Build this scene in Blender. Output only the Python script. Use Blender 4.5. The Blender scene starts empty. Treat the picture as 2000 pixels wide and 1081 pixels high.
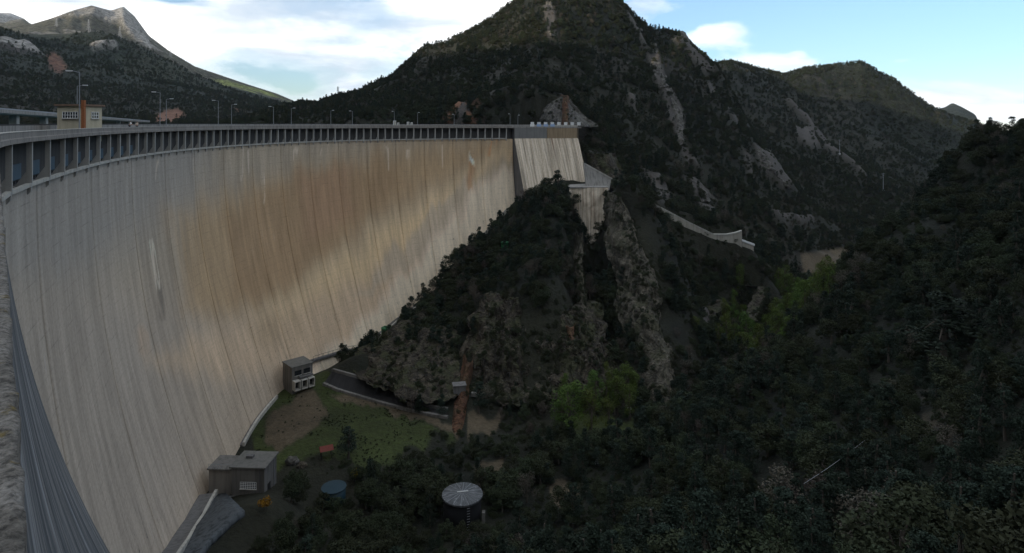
import bpy, bmesh, math, random
import numpy as np
from mathutils import Vector, Matrix

random.seed(7)
rng = np.random.default_rng(7)
scn = bpy.context.scene
COL = scn.collection
R = math.radians

# ------------------------------------------------------------------ camera
FPX, CX, HY = 1240.0, 1000.0, 241.0          # focal length in photo pixels, centre column, horizon row
ROLL = 0.0042
cam_d = bpy.data.cameras.new('camera')
cam_d.sensor_width = 36.0
cam_d.lens = 36.0 * FPX / 2000.0
cam_d.shift_y = -(540.5 - HY) / 2000.0
cam_d.clip_start, cam_d.clip_end = 0.1, 20000.0
cam = bpy.data.objects.new('camera', cam_d)
COL.objects.link(cam)
cam.location = (0, 0, 0)
cam.rotation_euler = (R(90), -ROLL, 0)
scn.camera = cam

def P(px, py, Y):
    a, b = (px - CX) / FPX, (HY - py) / FPX
    c, s = math.cos(ROLL), math.sin(ROLL)
    return np.array([(a * c - b * s) * Y, Y, (a * s + b * c) * Y])

def PXY(X, Y, Z):
    c, s = math.cos(ROLL), math.sin(ROLL)
    a, b = X / Y, Z / Y
    return CX + FPX * (a * c + b * s), HY - FPX * (-a * s + b * c)

# ------------------------------------------------------------------ sun and sky
SUN_AZ, SUN_EL = R(-122), R(11)               # azimuth from +Y towards +X, elevation
sd = Vector((math.sin(SUN_AZ) * math.cos(SUN_EL), math.cos(SUN_AZ) * math.cos(SUN_EL), math.sin(SUN_EL)))
sun_d = bpy.data.lights.new('sun', 'SUN')
sun_d.energy, sun_d.angle, sun_d.color = 3.6, R(0.5), (1.0, 0.86, 0.68)
sun = bpy.data.objects.new('sun', sun_d)
COL.objects.link(sun)
sun.rotation_euler = (-sd).to_track_quat('-Z', 'Y').to_euler()
scn.view_settings.view_transform = 'Standard'
scn.view_settings.look = 'None'
scn.view_settings.exposure = 0.62
scn.view_settings.gamma = 1.0
scn.view_settings.use_curve_mapping = False
scn.cycles.use_denoising = True
scn.cycles.max_bounces = 5
scn.cycles.diffuse_bounces = 3
scn.cycles.glossy_bounces = 2
scn.cycles.transmission_bounces = 3
scn.cycles.transparent_max_bounces = 4
scn.cycles.caustics_reflective = False
scn.cycles.caustics_refractive = False

class NT:
    """small node-tree helper"""
    def __init__(self, tree):
        self.t = tree
    def n(self, typ, **kw):
        nd = self.t.nodes.new(typ)
        for k, v in kw.items():
            setattr(nd, k, v)
        return nd
    def l(self, a, b):
        self.t.links.new(a, b)
    def val(self, sock, v):
        if hasattr(v, 'is_linked') or hasattr(v, 'links'):
            self.t.links.new(v, sock)
        else:
            sock.default_value = v
    def math(self, op, a, b=0.0, c=None, clamp=False):
        nd = self.t.nodes.new('ShaderNodeMath'); nd.operation = op; nd.use_clamp = clamp
        self.val(nd.inputs[0], a); self.val(nd.inputs[1], b)
        if c is not None: self.val(nd.inputs[2], c)
        return nd.outputs[0]
    def ramp(self, fac, stops, interp='LINEAR'):
        nd = self.t.nodes.new('ShaderNodeValToRGB'); nd.color_ramp.interpolation = interp
        e = nd.color_ramp.elements
        while len(e) < len(stops): e.new(0.5)
        for i, (p, c) in enumerate(stops):
            e[i].position = p
            e[i].color = (c, c, c, 1) if isinstance(c, (int, float)) else (*c, 1)
        self.val(nd.inputs[0], fac)
        return nd.outputs[0]
    def mix(self, fac, a, b, typ='MIX'):
        nd = self.t.nodes.new('ShaderNodeMix'); nd.data_type = 'RGBA'; nd.blend_type = typ
        self.val(nd.inputs[0], fac)
        for s, v in ((nd.inputs[6], a), (nd.inputs[7], b)):
            if isinstance(v, tuple): s.default_value = (*v, 1) if len(v) == 3 else v
            else: self.val(s, v)
        return nd.outputs[2]
    def noise(self, vec, scale, detail=4, rough=0.55, dist=0.0, dim='3D', w=None):
        nd = self.t.nodes.new('ShaderNodeTexNoise'); nd.noise_dimensions = dim
        nd.inputs['Scale'].default_value = scale; nd.inputs['Detail'].default_value = detail
        nd.inputs['Roughness'].default_value = rough; nd.inputs['Distortion'].default_value = dist
        if vec is not None: self.t.links.new(vec, nd.inputs['Vector'])
        if w is not None: self.val(nd.inputs['W'], w)
        return nd.outputs[0]
    def mapping(self, vec, scale=(1, 1, 1), loc=(0, 0, 0), rot=(0, 0, 0)):
        nd = self.t.nodes.new('ShaderNodeMapping')
        nd.inputs['Scale'].default_value = scale; nd.inputs['Location'].default_value = loc
        nd.inputs['Rotation'].default_value = rot
        self.t.links.new(vec, nd.inputs['Vector'])
        return nd.outputs[0]

world = bpy.data.worlds.new('World')
scn.world = world
world.use_nodes = True
wt = NT(world.node_tree)
world.node_tree.nodes.clear()
sky = wt.n('ShaderNodeTexSky', sky_type='NISHITA', sun_disc=False)
sky.sun_elevation, sky.sun_rotation = SUN_EL, SUN_AZ
sky.air_density, sky.dust_density, sky.ozone_density = 1.0, 0.0, 4.0
tc = wt.n('ShaderNodeTexCoord')
sep = wt.n('ShaderNodeSeparateXYZ'); wt.l(tc.outputs['Generated'], sep.inputs[0])
dx, dy, dz = sep.outputs
az = wt.math('ARCTAN2', dx, dy)
el = wt.math('ARCSINE', dz)
comb = wt.n('ShaderNodeCombineXYZ')
elp = wt.math('ADD', wt.math('MULTIPLY', el, 2.6), 0.0)
wt.l(az, comb.inputs[0]); wt.l(elp, comb.inputs[1])
cv = comb.outputs[0]
# broken cloud cover, added all round for neutral fill light, thinned right of view
dirv = wt.mapping(tc.outputs['Generated'], scale=(1, 1, 2.6))
n1 = wt.noise(dirv, 3.2, 7, 0.56, 0.3)
n2 = wt.noise(wt.mapping(dirv, loc=(3.1, 1.7, 0.4)), 9.0, 6, 0.6, 0.2)
dens = wt.math('ADD', n1, 0.13)
def blob(px, py, wx, wy, amp):
    a0, e0 = math.atan((px - CX) / FPX), math.atan((HY - py) / FPX * math.cos(math.atan((px - CX) / FPX)))
    u = wt.math('DIVIDE', wt.math('SUBTRACT', az, a0), wx / FPX)
    v = wt.math('DIVIDE', wt.math('SUBTRACT', el, e0), wy / FPX)
    d2 = wt.math('ADD', wt.math('MULTIPLY', u, u), wt.math('MULTIPLY', v, v))
    return wt.math('MULTIPLY', wt.math('POWER', 2.718, wt.math('MULTIPLY', d2, -1.0)), amp)
for b in ((1830, -40, 640, 330, -0.26), (1400, 64, 50, 24, 0.27), (1350, 74, 30, 14, 0.16), (1262, 8, 50, 16, 0.22), (1560, 60, 150, 60, -0.10), (480, 40, 420, 90, 0.12), (1685, 58, 22, 12, 0.16), (1560, 103, 14, 9, 0.15),
          (1768, 114, 34, 8, 0.16), (1765, 95, 26, 7, 0.12), (1620, 40, 260, 26, 0.13), (1900, 205, 170, 34, 0.33), (1480, 118, 90, 14, 0.1),
          (520, 135, 130, 34, -0.20), (340, 2, 60, 12, -0.3), (585, 170, 60, 22, -0.22), (60, 30, 80, 40, -0.06),
          (420, 60, 160, 45, 0.16), (850, 90, 120, 50, 0.14), (700, 120, 120, 26, 0.12)):
    dens = wt.math('ADD', dens, blob(*b))
dens = wt.math('ADD', dens, wt.math('MULTIPLY', wt.math('SUBTRACT', n2, 0.5), 0.34))
cover = wt.ramp(dens, [(0.49, 0.0), (0.61, 0.5), (0.75, 1.0)], 'EASE')
shade = wt.noise(wt.mapping(dirv, loc=(7.3, 2.2, 0.9), scale=(1, 1, 1.6)), 5.5, 6, 0.55, 0.4)
ccol = wt.ramp(shade, [(0.36, (0.52, 0.59, 0.67)), (0.50, (0.78, 0.83, 0.87)), (0.66, (1.2, 1.18, 1.15))])
skyc = wt.mix(1.0, sky.outputs[0], (0.125, 0.132, 0.138), 'MULTIPLY')
skyc = wt.mix(0.14, skyc, (0.80, 0.88, 0.95))
fin_c = wt.mix(cover, skyc, ccol)
bg = wt.n('ShaderNodeBackground'); bg.inputs['Strength'].default_value = 1.0
wt.l(fin_c, bg.inputs['Color'])
wo = wt.n('ShaderNodeOutputWorld'); wt.l(bg.outputs[0], wo.inputs['Surface'])

# ------------------------------------------------------------------ numeric helpers
def vnoise(x, y, seed=0):
    x = np.asarray(x, float); y = np.asarray(y, float)
    xi, yi = np.floor(x).astype(np.int64), np.floor(y).astype(np.int64)
    fx, fy = x - xi, y - yi
    u, v = fx * fx * fx * (fx * (fx * 6 - 15) + 10), fy * fy * fy * (fy * (fy * 6 - 15) + 10)
    def h(i, j):
        n = (i * 374761393 + j * 668265263 + seed * 974711) & 0x7fffffff
        n = ((n ^ (n >> 13)) * 1274126177) & 0x7fffffff
        return ((n ^ (n >> 16)) & 0xffff) / 32767.5 - 1.0
    a, b, c, d = h(xi, yi), h(xi + 1, yi), h(xi, yi + 1), h(xi + 1, yi + 1)
    return (a * (1 - u) + b * u) * (1 - v) + (c * (1 - u) + d * u) * v
def fbm(x, y, seed=0, octv=5, gain=0.5, ridged=False):
    t, a, tot = 0.0, 1.0, 0.0
    for o in range(octv):
        n = vnoise(x * 2 ** o + 17.3 * o, y * 2 ** o - 9.1 * o, seed + o)
        if ridged: n = 1 - 2 * np.abs(n)
        t = t + a * n; tot += a; a *= gain
    return t / tot
def sstep(e0, e1, x):
    t = np.clip((np.asarray(x, float) - e0) / (e1 - e0), 0, 1)
    return t * t * (3 - 2 * t)
def inpoly(px, py, poly):
    px, py = np.asarray(px, float), np.asarray(py, float)
    ins = np.zeros(px.shape, bool)
    n = len(poly)
    for i in range(n):
        x0, y0 = poly[i]; x1, y1 = poly[(i + 1) % n]
        if y0 == y1: continue
        c = ((y0 > py) != (y1 > py)) & (px < (x1 - x0) * (py - y0) / (y1 - y0) + x0)
        ins ^= c
    return ins
def polydist(px, py, poly):
    """signed distance to a polygon, positive inside"""
    d = np.full(np.shape(px), 1e9)
    n = len(poly)
    for i in range(n):
        x0, y0 = poly[i]; x1, y1 = poly[(i + 1) % n]
        ex, ey = x1 - x0, y1 - y0
        t = np.clip(((px - x0) * ex + (py - y0) * ey) / (ex * ex + ey * ey + 1e-9), 0, 1)
        d = np.minimum(d, np.hypot(px - x0 - t * ex, py - y0 - t * ey))
    return np.where(inpoly(px, py, poly), d, -d)

# ------------------------------------------------------------------ object helpers
def mesh_obj(name, verts, faces, mat=None, parent=None, smooth=False):
    me = bpy.data.meshes.new(name)
    me.from_pydata([tuple(map(float, v)) for v in verts], [], [tuple(f) for f in faces])
    me.update()
    if smooth:
        me.polygons.foreach_set('use_smooth', [True] * len(me.polygons))
    o = bpy.data.objects.new(name, me)
    COL.objects.link(o)
    if mat: me.materials.append(mat)
    if parent: o.parent = parent
    return o
def empty(name, loc=(0, 0, 0), rz=0.0):
    o = bpy.data.objects.new(name, None)
    o.empty_display_size = 0.5
    COL.objects.link(o)
    o.location = tuple(map(float, loc)); o.rotation_euler = (0, 0, rz)
    return o
def tag(o, label=None, cat=None, group=None, kind=None):
    if label: o['label'] = label
    if cat: o['category'] = cat
    if group: o['group'] = group
    if kind: o['kind'] = kind
    return o
class MB:
    """collects boxes, prisms and tubes into one mesh"""
    def __init__(self): self.v, self.f = [], []
    def box(self, c, s, rz=0.0, tilt=None):
        n = len(self.v); hx, hy, hz = s[0] / 2, s[1] / 2, s[2] / 2
        M = Matrix.Rotation(rz, 3, 'Z')
        if tilt: M = M @ Matrix.Rotation(tilt[1], 3, tilt[0])
        for z in (-hz, hz):
            for x, y in ((-hx, -hy), (hx, -hy), (hx, hy), (-hx, hy)):
                p = M @ Vector((x, y, z)); self.v.append((c[0] + p.x, c[1] + p.y, c[2] + p.z))
        self.f += [(n, n + 3, n + 2, n + 1), (n + 4, n + 5, n + 6, n + 7)] + [(n + i, n + (i + 1) % 4, n + 4 + (i + 1) % 4, n + 4 + i) for i in range(4)]
        return self
    def tube(self, a, b, r0, r1=None, k=8, cap=True):
        r1 = r0 if r1 is None else r1
        a, b = Vector(a), Vector(b); d = (b - a).normalized()
        q = d.to_track_quat('Z', 'Y'); n = len(self.v)
        for p, r in ((a, r0), (b, r1)):
            for i in range(k):
                t = 2 * math.pi * i / k
                w = p + q @ Vector((r * math.cos(t), r * math.sin(t), 0)); self.v.append(tuple(w))
        self.f += [(n + i, n + (i + 1) % k, n + k + (i + 1) % k, n + k + i) for i in range(k)]
        if cap: self.f += [tuple(n + k - 1 - i for i in range(k)), tuple(n + k + i for i in range(k))]
        return self
    def prism(self, poly, z0, z1):
        """vertical prism over a counter-clockwise polygon"""
        n, k = len(self.v), len(poly)
        for z in (z0, z1): self.v += [(p[0], p[1], z) for p in poly]
        self.f += [tuple(n + k - 1 - i for i in range(k)), tuple(n + k + i for i in range(k))]
        self.f += [(n + i, n + (i + 1) % k, n + k + (i + 1) % k, n + k + i) for i in range(k)]
        return self
    def build(self, name, mat=None, parent=None, smooth=False):
        return mesh_obj(name, self.v, self.f, mat, parent, smooth)
def lathe(prof, k=24):
    v, f = [], []
    for r, z in prof:
        for i in range(k):
            t = 2 * math.pi * i / k; v.append((r * math.cos(t), r * math.sin(t), z))
    for j in range(len(prof) - 1):
        for i in range(k):
            f.append((j * k + i, j * k + (i + 1) % k, (j + 1) * k + (i + 1) % k, (j + 1) * k + i))
    f.append(tuple(range(k - 1, -1, -1))); f.append(tuple((len(prof) - 1) * k + i for i in range(k)))
    return v, f

# ------------------------------------------------------------------ materials
def new_mat(name, rough=0.9):
    m = bpy.data.materials.new(name); m.use_nodes = True
    t = NT(m.node_tree); b = m.node_tree.nodes['Principled BSDF']
    b.inputs['Roughness'].default_value = rough
    b.inputs['Specular IOR Level'].default_value = 0.25
    return m, t, b
def bump(t, b, height, strength=0.5, dist=0.1):
    n = t.n('ShaderNodeBump'); n.inputs['Strength'].default_value = strength; n.inputs['Distance'].default_value = dist
    t.l(height, n.inputs['Height']); t.l(n.outputs[0], b.inputs['Normal'])
def plain(name, col, rough=0.7, metal=0.0, var=0.25, scale=3.0):
    m, t, b = new_mat(name, rough)
    g = t.n('ShaderNodeNewGeometry')
    n = t.noise(g.outputs['Position'], scale, 4, 0.6)
    c = t.mix(n, tuple(x * (1 - var) for x in col), tuple(min(1, x * (1 + var)) for x in col))
    t.l(c, b.inputs['Base Color']); b.inputs['Metallic'].default_value = metal
    return m
def concrete_mat(name, col, streak=0.6, scale=0.5):
    m, t, b = new_mat(name, 0.92)
    g = t.n('ShaderNodeNewGeometry')
    p = g.outputs['Position']
    big = t.noise(p, 0.35 * scale / 0.5, 5, 0.6)
    st = t.noise(t.mapping(p, scale=(1.4, 1.4, 0.09)), 1.0, 5, 0.6)
    fine = t.noise(p, 9.0, 4, 0.65)
    c = t.mix(big, tuple(x * 0.78 for x in col), tuple(x * 1.18 for x in col))
    c = t.mix(t.math('MULTIPLY', t.ramp(st, [(0.46, 0.0), (0.64, 1.0)]), streak), c, tuple(x * 0.38 for x in col))
    c = t.mix(t.math('MULTIPLY', t.ramp(fine, [(0.5, 0.0), (0.72, 1.0)]), 0.35), c, tuple(x * 0.6 for x in col))
    t.l(c, b.inputs['Base Color'])
    bump(t, b, fine, 0.4, 0.03)
    return m
M = {}
M['conc'] = concrete_mat('weathered_concrete', (0.30, 0.285, 0.26))
M['conc_pale'] = concrete_mat('pale_concrete', (0.44, 0.42, 0.37), 0.45)
M['conc_dark'] = concrete_mat('dark_concrete', (0.15, 0.145, 0.14), 0.5)
M['conc_brown'] = concrete_mat('brown_stained_concrete', (0.25, 0.23, 0.205), 0.45)
M['asphalt'] = plain('asphalt', (0.05, 0.05, 0.052), 0.95, 0, 0.35, 1.2)
M['apron'] = plain('dark_apron_paving', (0.022, 0.021, 0.021), 0.9, 0, 0.4, 0.5)
M['metal'] = plain('galvanised_metal', (0.30, 0.31, 0.32), 0.6, 0.4, 0.1)
M['dark'] = plain('dark_metal', (0.03, 0.03, 0.03), 0.6, 0.2)
M['white'] = plain('white_paint', (0.72, 0.72, 0.70), 0.6, 0, 0.12)
M['green'] = plain('green_paint', (0.02, 0.11, 0.045), 0.5, 0, 0.3)
M['blue'] = plain('blue_sheet', (0.06, 0.105, 0.14), 0.5, 0, 0.3)
M['bluepale'] = plain('pale_blue_plastic', (0.30, 0.42, 0.62), 0.5, 0, 0.2)
M['tealtank'] = plain('blue_tank_cover', (0.009, 0.032, 0.046), 0.5, 0, 0.35)
M['rust'] = plain('rusty_orange_steel', (0.30, 0.11, 0.045), 0.8, 0, 0.4, 6)
M['red'] = plain('faded_red_sheet', (0.15, 0.035, 0.025), 0.7, 0, 0.3)
M['cream'] = concrete_mat('cream_render', (0.52, 0.46, 0.33), 0.25)
M['roofslab'] = concrete_mat('grey_roof_slab', (0.15, 0.145, 0.13), 0.4)
M['conc_mid'] = concrete_mat('damp_grey_concrete', (0.17, 0.16, 0.145), 0.6)
M['terracotta'] = plain('brown_roof_edge', (0.20, 0.13, 0.09), 0.85, 0, 0.3)
M['shirt'] = plain('white_shirt', (0.75, 0.74, 0.72), 0.9)
M['trousers'] = plain('dark_trousers', (0.04, 0.04, 0.05), 0.9)
M['skin'] = plain('skin', (0.45, 0.28, 0.2), 0.6)
gm, gt, gb = new_mat('window_glass', 0.08); gb.inputs['Base Color'].default_value = (0.02, 0.025, 0.03, 1); gb.inputs['Specular IOR Level'].default_value = 0.6
M['glass'] = gm
M['backwall'] = concrete_mat('shade_toned_gallery_wall', (0.075, 0.072, 0.068), 0.5)  # shade of the recess under the deck put into the wall colour
M['fin'] = concrete_mat('fin_concrete', (0.40, 0.39, 0.36), 0.35)

# ------------------------------------------------------------------ the crest line of the dam (outer edge of the deck)
def crest_px(px, Y):
    p = P(px, HY, Y); return (p[0], p[1])
CP = [(3.2, -3.85), (0.04, 0.04), (-10.0, 12.4), (-20.1, 24.8), (-30.2, 37.2), (-39.5, 49.2), crest_px(40, 57), crest_px(100, 68.5), crest_px(160, 83),
      crest_px(225, 101), crest_px(300, 122), crest_px(400, 150), crest_px(500, 176), crest_px(600, 200), crest_px(700, 220), crest_px(800, 236),
      crest_px(900, 248), crest_px(1000, 257), crest_px(1066, 262.5), crest_px(1136, 268.5)]
def spline(pts, step):
    p = np.array(pts, float)
    d = np.r_[0, np.cumsum(np.hypot(*np.diff(p, axis=0).T))]
    n = len(p)
    out = []
    t = np.arange(0, d[-1], step)
    for c in range(2):
        y = p[:, c]; h = np.diff(d)
        A = np.eye(n); b = np.zeros(n)
        for i in range(1, n - 1):
            A[i, i - 1], A[i, i], A[i, i + 1] = h[i - 1], 2 * (h[i - 1] + h[i]), h[i]
            b[i] = 6 * ((y[i + 1] - y[i]) / h[i] - (y[i] - y[i - 1]) / h[i - 1])
        m = np.linalg.solve(A, b)
        k = np.clip(np.searchsorted(d, t, side='right') - 1, 0, n - 2)
        u, hk = t - d[k], h[k]
        out.append(y[k] + u * ((y[k + 1] - y[k]) / hk - hk * (2 * m[k] + m[k + 1]) / 6) + u ** 2 * m[k] / 2 + u ** 3 * (m[k + 1] - m[k]) / (6 * hk))
    return np.stack(out, 1)
_c = spline(CP, 0.25)
for _ in range(40):
    _c[1:-1] = 0.25 * _c[:-2] + 0.5 * _c[1:-1] + 0.25 * _c[2:]
CS = np.r_[0, np.cumsum(np.hypot(*np.diff(_c, axis=0).T))]
_tg = np.gradient(_c, axis=0); _tg /= np.linalg.norm(_tg, axis=1)[:, None]
for _ in range(60):
    _tg[1:-1] = 0.25 * _tg[:-2] + 0.5 * _tg[1:-1] + 0.25 * _tg[2:]
_tg /= np.linalg.norm(_tg, axis=1)[:, None]
def crest(s):
    """point and downstream normal at arc length s"""
    x, y = np.interp(s, CS, _c[:, 0]), np.interp(s, CS, _c[:, 1])
    tx, ty = np.interp(s, CS, _tg[:, 0]), np.interp(s, CS, _tg[:, 1])
    l = np.hypot(tx, ty); tx, ty = tx / l, ty / l
    return x, y, ty, -tx
def at(s, o, z):
    x, y, nx, ny = crest(s)
    return np.stack(np.broadcast_arrays(x + nx * o, y + ny * o, z), -1)
_cpx, _ = PXY(_c[:, 0], np.maximum(_c[:, 1], 1e-3), 0.0 * _c[:, 0])
_v0 = np.argmax(_c[:, 1] > 45)
def s_of_px(px):
    """arc length of the crest point seen in a photo column"""
    return float(np.interp(px, _cpx[_v0:], CS[_v0:]))
SA = float(np.interp(40.0, _c[:, 1], CS))       # near end of the arch: the abutment block ends
SB = s_of_px(1001)                              # far end of the arch
SE = float(CS[-1])
TOPZ, LEDGE, FACE0 = -1.0, -1.95, -6.4
def face_o(s, z):
    """offset of the downstream face of the arch"""
    u = np.clip((np.asarray(s) - SA) / (SB - SA), 0, 1)
    k = np.interp(u, [0, 0.15, 0.45, 0.75, 1.0], [0.0034, 0.0034, 0.0040, 0.0046, 0.0060])
    d = np.maximum(FACE0 - np.asarray(z), 0)
    return -0.55 + k * d ** 2 * (1.0 - 0.0032 * d)
# contact line between the face and the ground
CONTACT_PX = [(250, 1200), (290, 1140), (330, 1081), (365, 1030), (400, 966), (440, 925), (470, 872), (497, 825), (520, 795), (548, 765), (600, 738), (645, 718),
              (690, 688), (745, 650), (800, 607), (860, 562), (905, 507), (960, 442), (1000, 400), (1027, 374)]
_gs, _gz = np.meshgrid(np.arange(SA - 6, SB, 0.4), np.arange(-80, -8, 0.25), indexing='ij')
_fp = at(_gs, face_o(_gs, _gz), _gz)
_fx, _fy = PXY(_fp[..., 0], _fp[..., 1], _fp[..., 2])
CONTACT = []
for cx_, cy_ in CONTACT_PX:
    d_ = (_fx - cx_) ** 2 + (_fy - cy_) ** 2
    i_ = np.unravel_index(np.argmin(d_), d_.shape)
    CONTACT.append((*_fp[i_], _gs[i_], math.sqrt(d_[i_])))
CONTACT = np.array(CONTACT)

# ------------------------------------------------------------------ terrain: a height sheet through measured points
ctrl = []
def cp(px, py, Y, s=None):
    p = P(px, py, Y); ctrl.append((p[0], p[1], p[2]))
def cz(X, Y, Z): ctrl.append((X, Y, Z))
for c in CONTACT[::1]:
    cz(c[0], c[1], c[2])
# behind the dam: lake bed under the reservoir
for px, Y, Z in ((0, 80, -45), (0, 130, -45), (0, 250, -30), (150, 130, -50), (150, 260, -35), (300, 190, -50), (300, 300, -35), (450, 220, -50), (450, 320, -30),
                 (600, 250, -45), (600, 330, -22), (720, 270, -35), (820, 290, -20), (900, 290, -14), (980, 284, -10), (0, 350, -20), (200, 380, -15), (400, 400, -12)):
    p = P(px, HY, Y); cz(p[0], p[1], Z)
# lawn and valley floor below the dam
for px, py, Z in ((560, 860, -67), (640, 800, -68), (700, 760, -67.5), (760, 830, -68), (850, 800, -68), (900, 850, -68.5), (1000, 830, -69), (1120, 830, -69),
                  (1250, 820, -69.5), (1400, 740, -70), (620, 900, -67), (700, 950, -67.5), (800, 1000, -68), (900, 1000, -68), (1000, 950, -68.5), (600, 1010, -66), (1150, 930, -68)):
    Z -= 2.0; Y = -Z * FPX / (py - HY); cp(px, py, Y)
for px, py, Y in ((470, 1000, 101), (520, 1060, 97), (560, 980, 108), (430, 1081, 92), (600, 1081, 97), (800, 1081, 101), (1000, 1081, 99),
    # spur under the far end of the dam
    (700, 705, 172), (745, 665, 197), (800, 640, 200), (800, 720, 175), (900, 560, 215), (900, 650, 187), (900, 770, 160), (880, 520, 228),
    (1000, 420, 244), (1000, 500, 216), (1000, 600, 184), (1000, 690, 171), (1000, 765, 162), (1060, 380, 246), (1090, 372, 240), (1100, 450, 216), (1100, 560, 190), (1100, 640, 176), (1100, 755, 163),
    (1130, 415, 246), (1130, 480, 226), (1165, 425, 250), (1165, 520, 238), (1165, 610, 222), (1165, 700, 192), (1165, 780, 162),
    # the long rock rib and the bank to its right
    (1195, 385, 228), (1210, 400, 224), (1230, 480, 210), (1262, 560, 196), (1290, 640, 182), (1315, 720, 171), (1330, 770, 164),
    (1200, 375, 262), (1260, 395, 262), (1300, 440, 256), (1330, 500, 246), (1360, 580, 232), (1400, 660, 210),
    (1380, 480, 256), (1440, 492, 256), (1475, 500, 256), (1450, 560, 252), (1520, 580, 262), (1480, 660, 215), (1560, 640, 220),
    # mountain above the far abutment
    (900, 240, 300), (960, 241, 290), (1000, 243, 286), (1060, 243, 284), (1110, 243, 284), (1140, 262, 282), (1170, 330, 280), (1220, 360, 280), (1300, 400, 284), (1400, 452, 288), (1500, 505, 296), (1560, 545, 300),
    (800, 240, 322), (700, 240, 345), (620, 238, 380), (900, 185, 355), (900, 130, 410), (900, 66, 462), (800, 185, 395), (800, 108, 465), (700, 200, 410), (700, 172, 465), (640, 190, 470), (592, 206, 470),
    (1000, 185, 330), (1000, 110, 400), (1000, 50, 445), (1000, 4, 480), (1100, 190, 315), (1100, 120, 372), (1100, 40, 435), (1100, -32, 492), (1160, -25, 492), (1040, -22, 488),
    (1200, 290, 315), (1200, 200, 365), (1200, 100, 425), (1222, 12, 486), (1262, 48, 486), (1300, 330, 320), (1300, 230, 375), (1300, 140, 430), (1330, 68, 486), (1365, 96, 488), (1392, 122, 490),
    (1400, 390, 325), (1400, 300, 370), (1400, 200, 430), (1440, 235, 455), (1490, 300, 430), (1545, 365, 400), (1500, 420, 335), (1600, 450, 372), (1640, 500, 340), (1700, 500, 352), (1580, 510, 315),
    # behind the first skyline
    (592, 240, 620), (700, 215, 620), (800, 180, 640), (900, 140, 640), (1000, 90, 660), (1100, 60, 680), (1222, 90, 680), (1330, 150, 640), (1392, 190, 620),
    # second ridge
    (1430, 116, 720), (1480, 130, 740), (1532, 141, 770), (1572, 128, 790), (1640, 121, 820), (1682, 115, 830), (1742, 148, 845), (1800, 188, 855), (1832, 215, 870), (1900, 243, 890), (1960, 262, 900),
    (1440, 190, 640), (1480, 260, 580), (1520, 330, 520), (1560, 400, 460), (1530, 195, 700), (1580, 262, 650), (1640, 303, 600), (1690, 345, 550), (1725, 374, 520), (1770, 425, 470),
    (1640, 200, 760), (1700, 220, 770), (1700, 290, 680), (1760, 260, 770), (1800, 310, 700), (1780, 370, 590), (1850, 350, 680), (1860, 400, 600), (1900, 320, 760), (1960, 340, 700),
    (1430, 170, 1000), (1570, 190, 1050), (1682, 190, 1100), (1800, 240, 1100), (1900, 262, 1100), (2000, 262, 1100),
    # near bank on the right
    (2000, 244, 172), (1960, 247, 178), (1932, 254, 180), (1900, 300, 180), (1880, 400, 172), (1815, 430, 168), (1745, 462, 165), (1700, 510, 160), (1665, 560, 154), (1620, 640, 142),
    (1740, 660, 124), (1660, 690, 126), (1590, 735, 126), (1500, 790, 128), (1600, 870, 96), (1600, 1081, 66), (1400, 815, 132), (1400, 900, 112), (1400, 1081, 80), (1250, 960, 112), (1200, 1081, 93),
    (1800, 560, 140), (1800, 660, 118), (1800, 800, 88), (1800, 1081, 54), (1900, 500, 145), (1900, 700, 98), (2000, 400, 135), (2000, 600, 96), (2000, 800, 70), (2000, 1081, 46),
    (1900, 470, 230), (1960, 420, 260), (2000, 380, 300), (1800, 520, 230), (1740, 560, 240), (1650, 590, 250)):
    cp(px, py, Y)
# under the camera side
for X, Y, Z in ((4, 6, -9), (20, 6, -8), (40, 6, -6), (2, 15, -16), (15, 20, -18), (40, 25, -18), (70, 30, -16), (-4, 25, -26), (5, 40, -32), (30, 45, -31), (60, 50, -25),
                (-10, 50, -42), (0, 65, -50), (-20, 70, -58), (20, 75, -52), (90, 60, -12), (150, 80, 12), (200, 150, 30), (130, 20, 18)):
    cz(X, Y, Z)
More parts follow.
